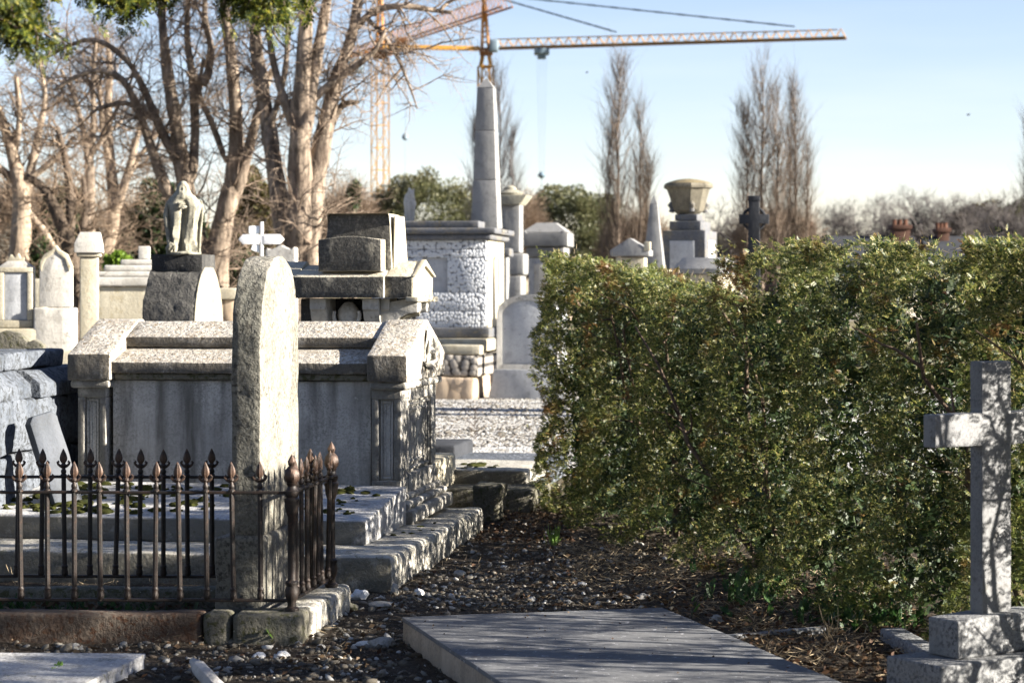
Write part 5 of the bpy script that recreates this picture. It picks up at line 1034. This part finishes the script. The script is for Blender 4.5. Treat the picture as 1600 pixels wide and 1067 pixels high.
m = MB().lathe([(.1, -.4), (.4, -.2), (.45, .1), (.3, .4), (.1, .6)], 10, (q.x, q.y, zh)); m.tube([(q.x, q.y, zh), (q.x, q.y, zh - 5)], .03, 4); m.build('hook_block', 'crane_grey', C1)
# ---------------------------------------------------------------- far houses with chimneys
def house(label, px0, px1, Y, pridge, chim, wallmat='render', ang=0):
    h = thing('house', label, 'house', (X((px0 + px1) / 2, Y), Y, 0), ang); w_ = (px1 - px0) * Y / F / 2; zr = Z(pridge, Y); ze = zr - 2.4
    MB().rbox(-w_, w_, 0, 7, 0, ze, .02, 3).build('wall', wallmat, h)
    r = MB().prism([(-.4, ze), (3.5, zr), (7.4, ze), (7.4, ze + .15), (3.5, zr + .2), (-.4, ze + .15)], -w_ - .2, w_ + .2, 'x', 0).build('roof', 'roof_slate', h, smooth=0)
    for wx in np.arange(-w_ + 1.2, w_ - .8, 2.6):
        f = MB(); f.rbox(wx - .5, wx + .5, -.03, .02, ze - 1.9, ze - .5, .01, 2); f = f.build('window', 'white_paint', h); MB().rbox(wx - .42, wx + .42, -.05, -.032, ze - 1.82, ze - .58, .005, 2).build('pane', 'slate', f)
    for cx_, cw_, ct, pots in chim:
        x = X(cx_, Y) - X((px0 + px1) / 2, Y); q = cw_ * Y / F / 2; zt = Z(ct, Y)
        c = MB(); c.rbox(x - q, x + q, 3.0, 4.4, zr - 1.5, zt - .25, .02, 2); c.rbox(x - q - .1, x + q + .1, 2.9, 4.5, zt - .25, zt, .02, 2); c = c.build('chimney', 'brick', h)
        for i in range(pots): MB().lathe([(.16, 0), (.13, .30), (.16, .34)], 10, (x - q + (i + .5) * 2 * q / pots, 3.7, zt)).build('pot', 'pot', c)
house('slate roofed house with the broad brick chimney above the middle of the hedge', 1290, 1440, 125, 372, [(1424, 26, 349, 3)]); house('house with the paler brick chimney nearer the right edge', 1462, 1580, 130, 372, [(1490, 18, 354, 3)], 'brick'); house('far house with orange chimney stack beside the poplars', 1215, 1300, 128, 378, [(1276, 18, 352, 2)], 'brick')
house('long low dark roof seen between oak, poplar and small obelisk', 830, 1180, 160, 378, []); 
# ---------------------------------------------------------------- stones, pebbles, litter, weeds
def near_pts(n, polys):
    o = []
    while len(o) < n:
        (x0, x1, y0, y1) = polys[R.randrange(len(polys))]; px, py = R.uniform(x0, x1), R.uniform(y0, y1); Y = CH * F / (py - HZ); o.append((X(px, Y), Y))
    return np.array(o)
bm = bmesh.new(); bmesh.ops.create_icosphere(bm, subdivisions=1, radius=1); bm.verts.index_update(); IV = np.array([v.co[:] for v in bm.verts]); IF = np.array([[v.index for v in f.verts] for f in bm.faces]); bm.free()
def pebbles(name, pts, smin, smax, mat, flat_=.55, pw=2.5):
    n = len(pts); s_ = smin + (smax - smin) * NR.random(n) ** pw; z = np.array([gz(x, y) for x, y in pts]); m = len(IV)
    base = IV[None] * (1 + NR.uniform(-.28, .28, (n, m, 1))); sc = np.stack([s_ * NR.uniform(.8, 1.5, n), s_ * NR.uniform(.7, 1.1, n), s_ * NR.uniform(.4, .8, n) * flat_ / .55], 1); V = base * sc[:, None]
    a = NR.uniform(0, 6.28, n); c, q = np.cos(a)[:, None], np.sin(a)[:, None]; tl = NR.normal(0, .3, (n, 1)); V[..., 2] += V[..., 0] * tl
    V = np.stack([V[..., 0] * c - V[..., 1] * q, V[..., 0] * q + V[..., 1] * c, V[..., 2]], -1) + np.stack([pts[:, 0], pts[:, 1], z + s_ * .18], 1)[:, None]
    F_ = (IF[None] + (np.arange(n) * m)[:, None, None]).reshape(-1, 3); o = np_mesh(name, V.reshape(-1, 3), F_, mat, k=3); return stuff(o)
pp = near_pts(8000, [(340, 860, 830, 1066), (470, 900, 900, 1000), (0, 640, 985, 1066), (700, 1060, 815, 955), (620, 900, 830, 950)]); tag(pebbles('pebbles', pp, .003, .024, 'pebble', .55, 4.5), 'loose grey and white pebbles over the dark soil of the path', 'pebbles')
pg = near_pts(5500, [(680, 850, 622, 700)]); tag(pebbles('gravel', pg, .010, .035, 'pebble', .5, 1.5), 'loose pale gravel stones on the sunlit path', 'gravel')
rk = 0
for px, py, w_, h_, mat, lab in ((562, 930, 17, 15, 'white_rock', 'white quartz cobble near the railing corner'), (600, 945, 22, 9, 'rock', 'flat grey stone right of the white cobble'), (545, 948, 15, 12, 'kerb_dirty', 'brown angular stone by the railing kerb'), (598, 1003, 22, 13, 'rock', 'rounded brown-grey stone left of the big slab edge'), (570, 1003, 18, 8, 'white_rock', 'pale flat stone beside the rounded brown-grey one'), (655, 925, 10, 8, 'white_rock', 'small bright white stone below the tomb kerb'), (502, 1010, 9, 9, 'rock', 'small bluish stone in front of the kerb corner'), (405, 1018, 12, 7, 'white_rock', 'pale stone on the soil below the kerb joint'), (440, 1018, 13, 7, 'white_rock', 'pale stone just right of the one below the kerb joint'), (617, 920, 9, 14, 'rock', 'upright small stone against the tomb kerb corner'), (150, 998, 8, 7, 'white_rock', 'whitish stone under the rusty kerb at the left'), (118, 1008, 14, 7, 'rock', 'grey stone behind the small pale slab'), (909, 909, 7, 5, 'white_rock', 'lone white stone in the middle of the shaded soil'), (1005, 933, 13, 6, 'rock', 'flat grey stone behind the big slab'), (718, 898, 10, 8, 'rock', 'brown stone beside the tomb kerb end'), (1120, 968, 12, 8, 'rock', 'pale stone at the right corner of the big slab'), (330, 1000, 10, 6, 'rock', 'flat stone under the kerb joint')):
    Y = CH * F / (py + h_ * .4 - HZ); k = Y / F; rk += 1; o = tag(MB().blob((0, 0, h_ * k * .32), w_ * k, w_ * k * .75, h_ * k * .8, 3, .28, 1.5, R.uniform(0, 3), rk * 3).build('stone', mat, None, (.004, 25), 50), lab, 'stone', 'loose stones on the soil'); o.location = (X(px, Y), Y, gz(X(px, Y), Y))
lp = np.concatenate([near_pts(5200, [(800, 1440, 830, 985), (740, 900, 790, 850), (960, 1440, 880, 990), (1130, 1440, 960, 1066)]), near_pts(700, [(470, 900, 830, 960), (0, 620, 985, 1066)])]); lz = np.array([gz(x, y) for x, y in lp]); n = len(lp)
tag(stuff(scatter('leaf_litter', 'litter', np.column_stack([lp, lz + NR.uniform(.004, .02, n)]), NR.normal(0, 1, (n, 3)) * np.array([1, 1, .3]), NR.uniform(.015, .045, n), LEAF1)), 'brown fallen leaves and scraps under the hedge', 'leaf litter')
lp = np.concatenate([near_pts(2300, [(860, 1440, 840, 990), (900, 1100, 850, 920), (1140, 1440, 900, 1060)]), near_pts(260, [(0, 330, 905, 945), (480, 800, 850, 960), (0, 620, 985, 1066)])]); lz = np.array([gz(x, y) for x, y in lp]); n = len(lp)
tag(stuff(scatter('dry_twigs', 'dry', np.column_stack([lp, lz + NR.uniform(.005, .04, n)]), NR.normal(0, 1, (n, 3)) * np.array([1, 1, .22]), NR.uniform(.04, .15, n), TWIG3)), 'dry twigs and straw scattered under the hedge', 'twigs')
wp = near_pts(380, [(1150, 1230, 905, 945), (1230, 1440, 925, 985), (1080, 1440, 890, 975), (1300, 1420, 940, 990)]); wz = np.array([gz(x, y) for x, y in wp]); n = len(wp)
tag(stuff(scatter('weeds', 'weed_leaf', np.column_stack([wp, wz]), NR.normal(0, .5, (n, 3)) + np.array([0, 0, 1]), NR.uniform(.03, .10, n), spray_template(9, .35, .11))), 'low green weeds at the foot of the hedge', 'weeds')
ip_ = [G(R.uniform(.3, 2.5), R.uniform(.35, .8), .04) for _ in range(170)]; ip_ = np.array([p[:] for p in ip_]); tag(stuff(scatter('weeds', 'weed_leaf', ip_, NR.normal(0, .6, (170, 3)) + np.array([0, 0, 1]), NR.uniform(.03, .09, 170), spray_template(9, .35, .09))), 'sparse green weeds inside the fenced grave', 'weeds')
ip_ = np.array([G(R.uniform(.2, 2.5), R.uniform(.2, .8), R.uniform(.04, .10))[:] for _ in range(420)]); tag(stuff(scatter('dead_leaves', 'litter', ip_, NR.normal(0, 1, (420, 3)) * np.array([1, 1, .5]), NR.uniform(.02, .06, 420), LEAF1)), 'dead leaves lying inside the fenced grave', 'leaf litter')
def tuft(name, label, px, py, n, L, mat, spread=.35, tmpl=None):
    Y = CH * F / (py - HZ); b = np.array([X(px, Y), Y, gz(X(px, Y), Y)]); d = NR.normal(0, spread, (n, 3)) + np.array([0, 0, 1])
    t = tmpl if tmpl is not None else np.array([[0, -.03, 0], [.45, .035, .01], [1, 0, .10], [.45, -.035, .01]]); o = scatter(name, mat, b * 0 + NR.normal(0, .012, (n, 3)) * np.array([1, 1, 0]), d, NR.uniform(.5, 1.1, n) * L, t); o.location = b; return tag(o, label, 'plant')
tuft('grass_tuft', 'bright green grass tuft on the soil before the hedge', 866, 853, 26, .16, 'grass_leaf', .28); tuft('weed', 'small sunlit fern-like weed at the foot of the kerb corner', 424, 1002, 9, .14, 'grass_leaf', .8, spray_template(11, .25, .07)); tuft('weed', 'low green weed lapping over the small pale slab', 92, 1068, 30, .09, 'grass_leaf', .9, spray_template(9, .35, .1)); tuft('dead_weed', 'thin dead weed standing on the pale gravel path', 742, 690, 10, .42, 'litter', .22, spray_template(9, .28, .012)); tuft('dead_weed', 'curled brown dead stalk beside the cross plot', 1303, 1030, 12, .20, 'dry', .6, TWIG3)
o = tag(MB().tube([P(302, 1034, 9.9) * 1, Vector((X(312, 9.75), 9.75, .06)), Vector((X(326, 9.55), 9.55, .055)), Vector((X(345, 9.35), 9.35, .03)), Vector((X(362, 9.2), 9.2, -.02))], [.02, .036, .038, .032, .025], 10).build('tree_root', 'root', None, (.008, 14)), 'bleached grey root curving out of the soil at the bottom edge', 'root')
for px, py, L in ((917, 114, .14), (1513, 180, .17)):
    Y = 90; b = MB().blob((0, 0, 0), L * .4, L * .16, L * .15, 2, .05)
    for sg in (-1, 1): b.prism([(0, 0), (.24 * L, .0), (.1 * L, sg * .8 * L), (-.1 * L, sg * .72 * L), (-.2 * L, 0)], -.01, .012, 'z', .003, T=Matrix.Rotation(sg * .35, 4, 'X'))
    o = tag(b.build('bird', 'slate'), 'tiny distant bird under the crane jib' if px < 1000 else 'tiny distant bird in the open sky at the right', 'bird'); o.location = P(px, py, Y); o.rotation_euler = (0, 0, .3)

def slab_bits(n, x0, x1, y0, y1): return [(X_, Y_) for X_, Y_ in ((R.uniform(x0, x1), R.uniform(y0, y1)) for _ in range(n)) if (X_ + .55) - (10.87 - Y_) * .28 > .03 and (X_ - .774) - (11.2 - Y_) * .28 < -.03 and Y_ < 10.85 + .25 * (X_ + .55)]
sb = np.array(slab_bits(150, -.5, 1.6, 8.7, 11.1)); sb = np.column_stack([sb, np.full(len(sb), .128)]); n = len(sb)
tag(stuff(scatter('slab_litter', 'litter', sb, NR.normal(0, 1, (n, 3)) * np.array([1, 1, .12]), NR.uniform(.006, .022, n), LEAF1)), 'small dry leaf scraps lying on the large dark slab', 'leaf litter')
mp_ = near_pts(130, [(520, 900, 880, 1000), (340, 660, 985, 1066), (700, 1000, 830, 950), (0, 340, 985, 1020)]); tag(pebbles('small_stones', mp_, .012, .036, 'stone_mix', .6, 2.0), 'half buried small stones over the soil', 'stones')

for o in list(bpy.data.objects):            # every labelled top-level object that is not ground cover is a thing
    if o.parent is None and o.get('label') and not o.get('kind'): o['kind'] = 'thing'
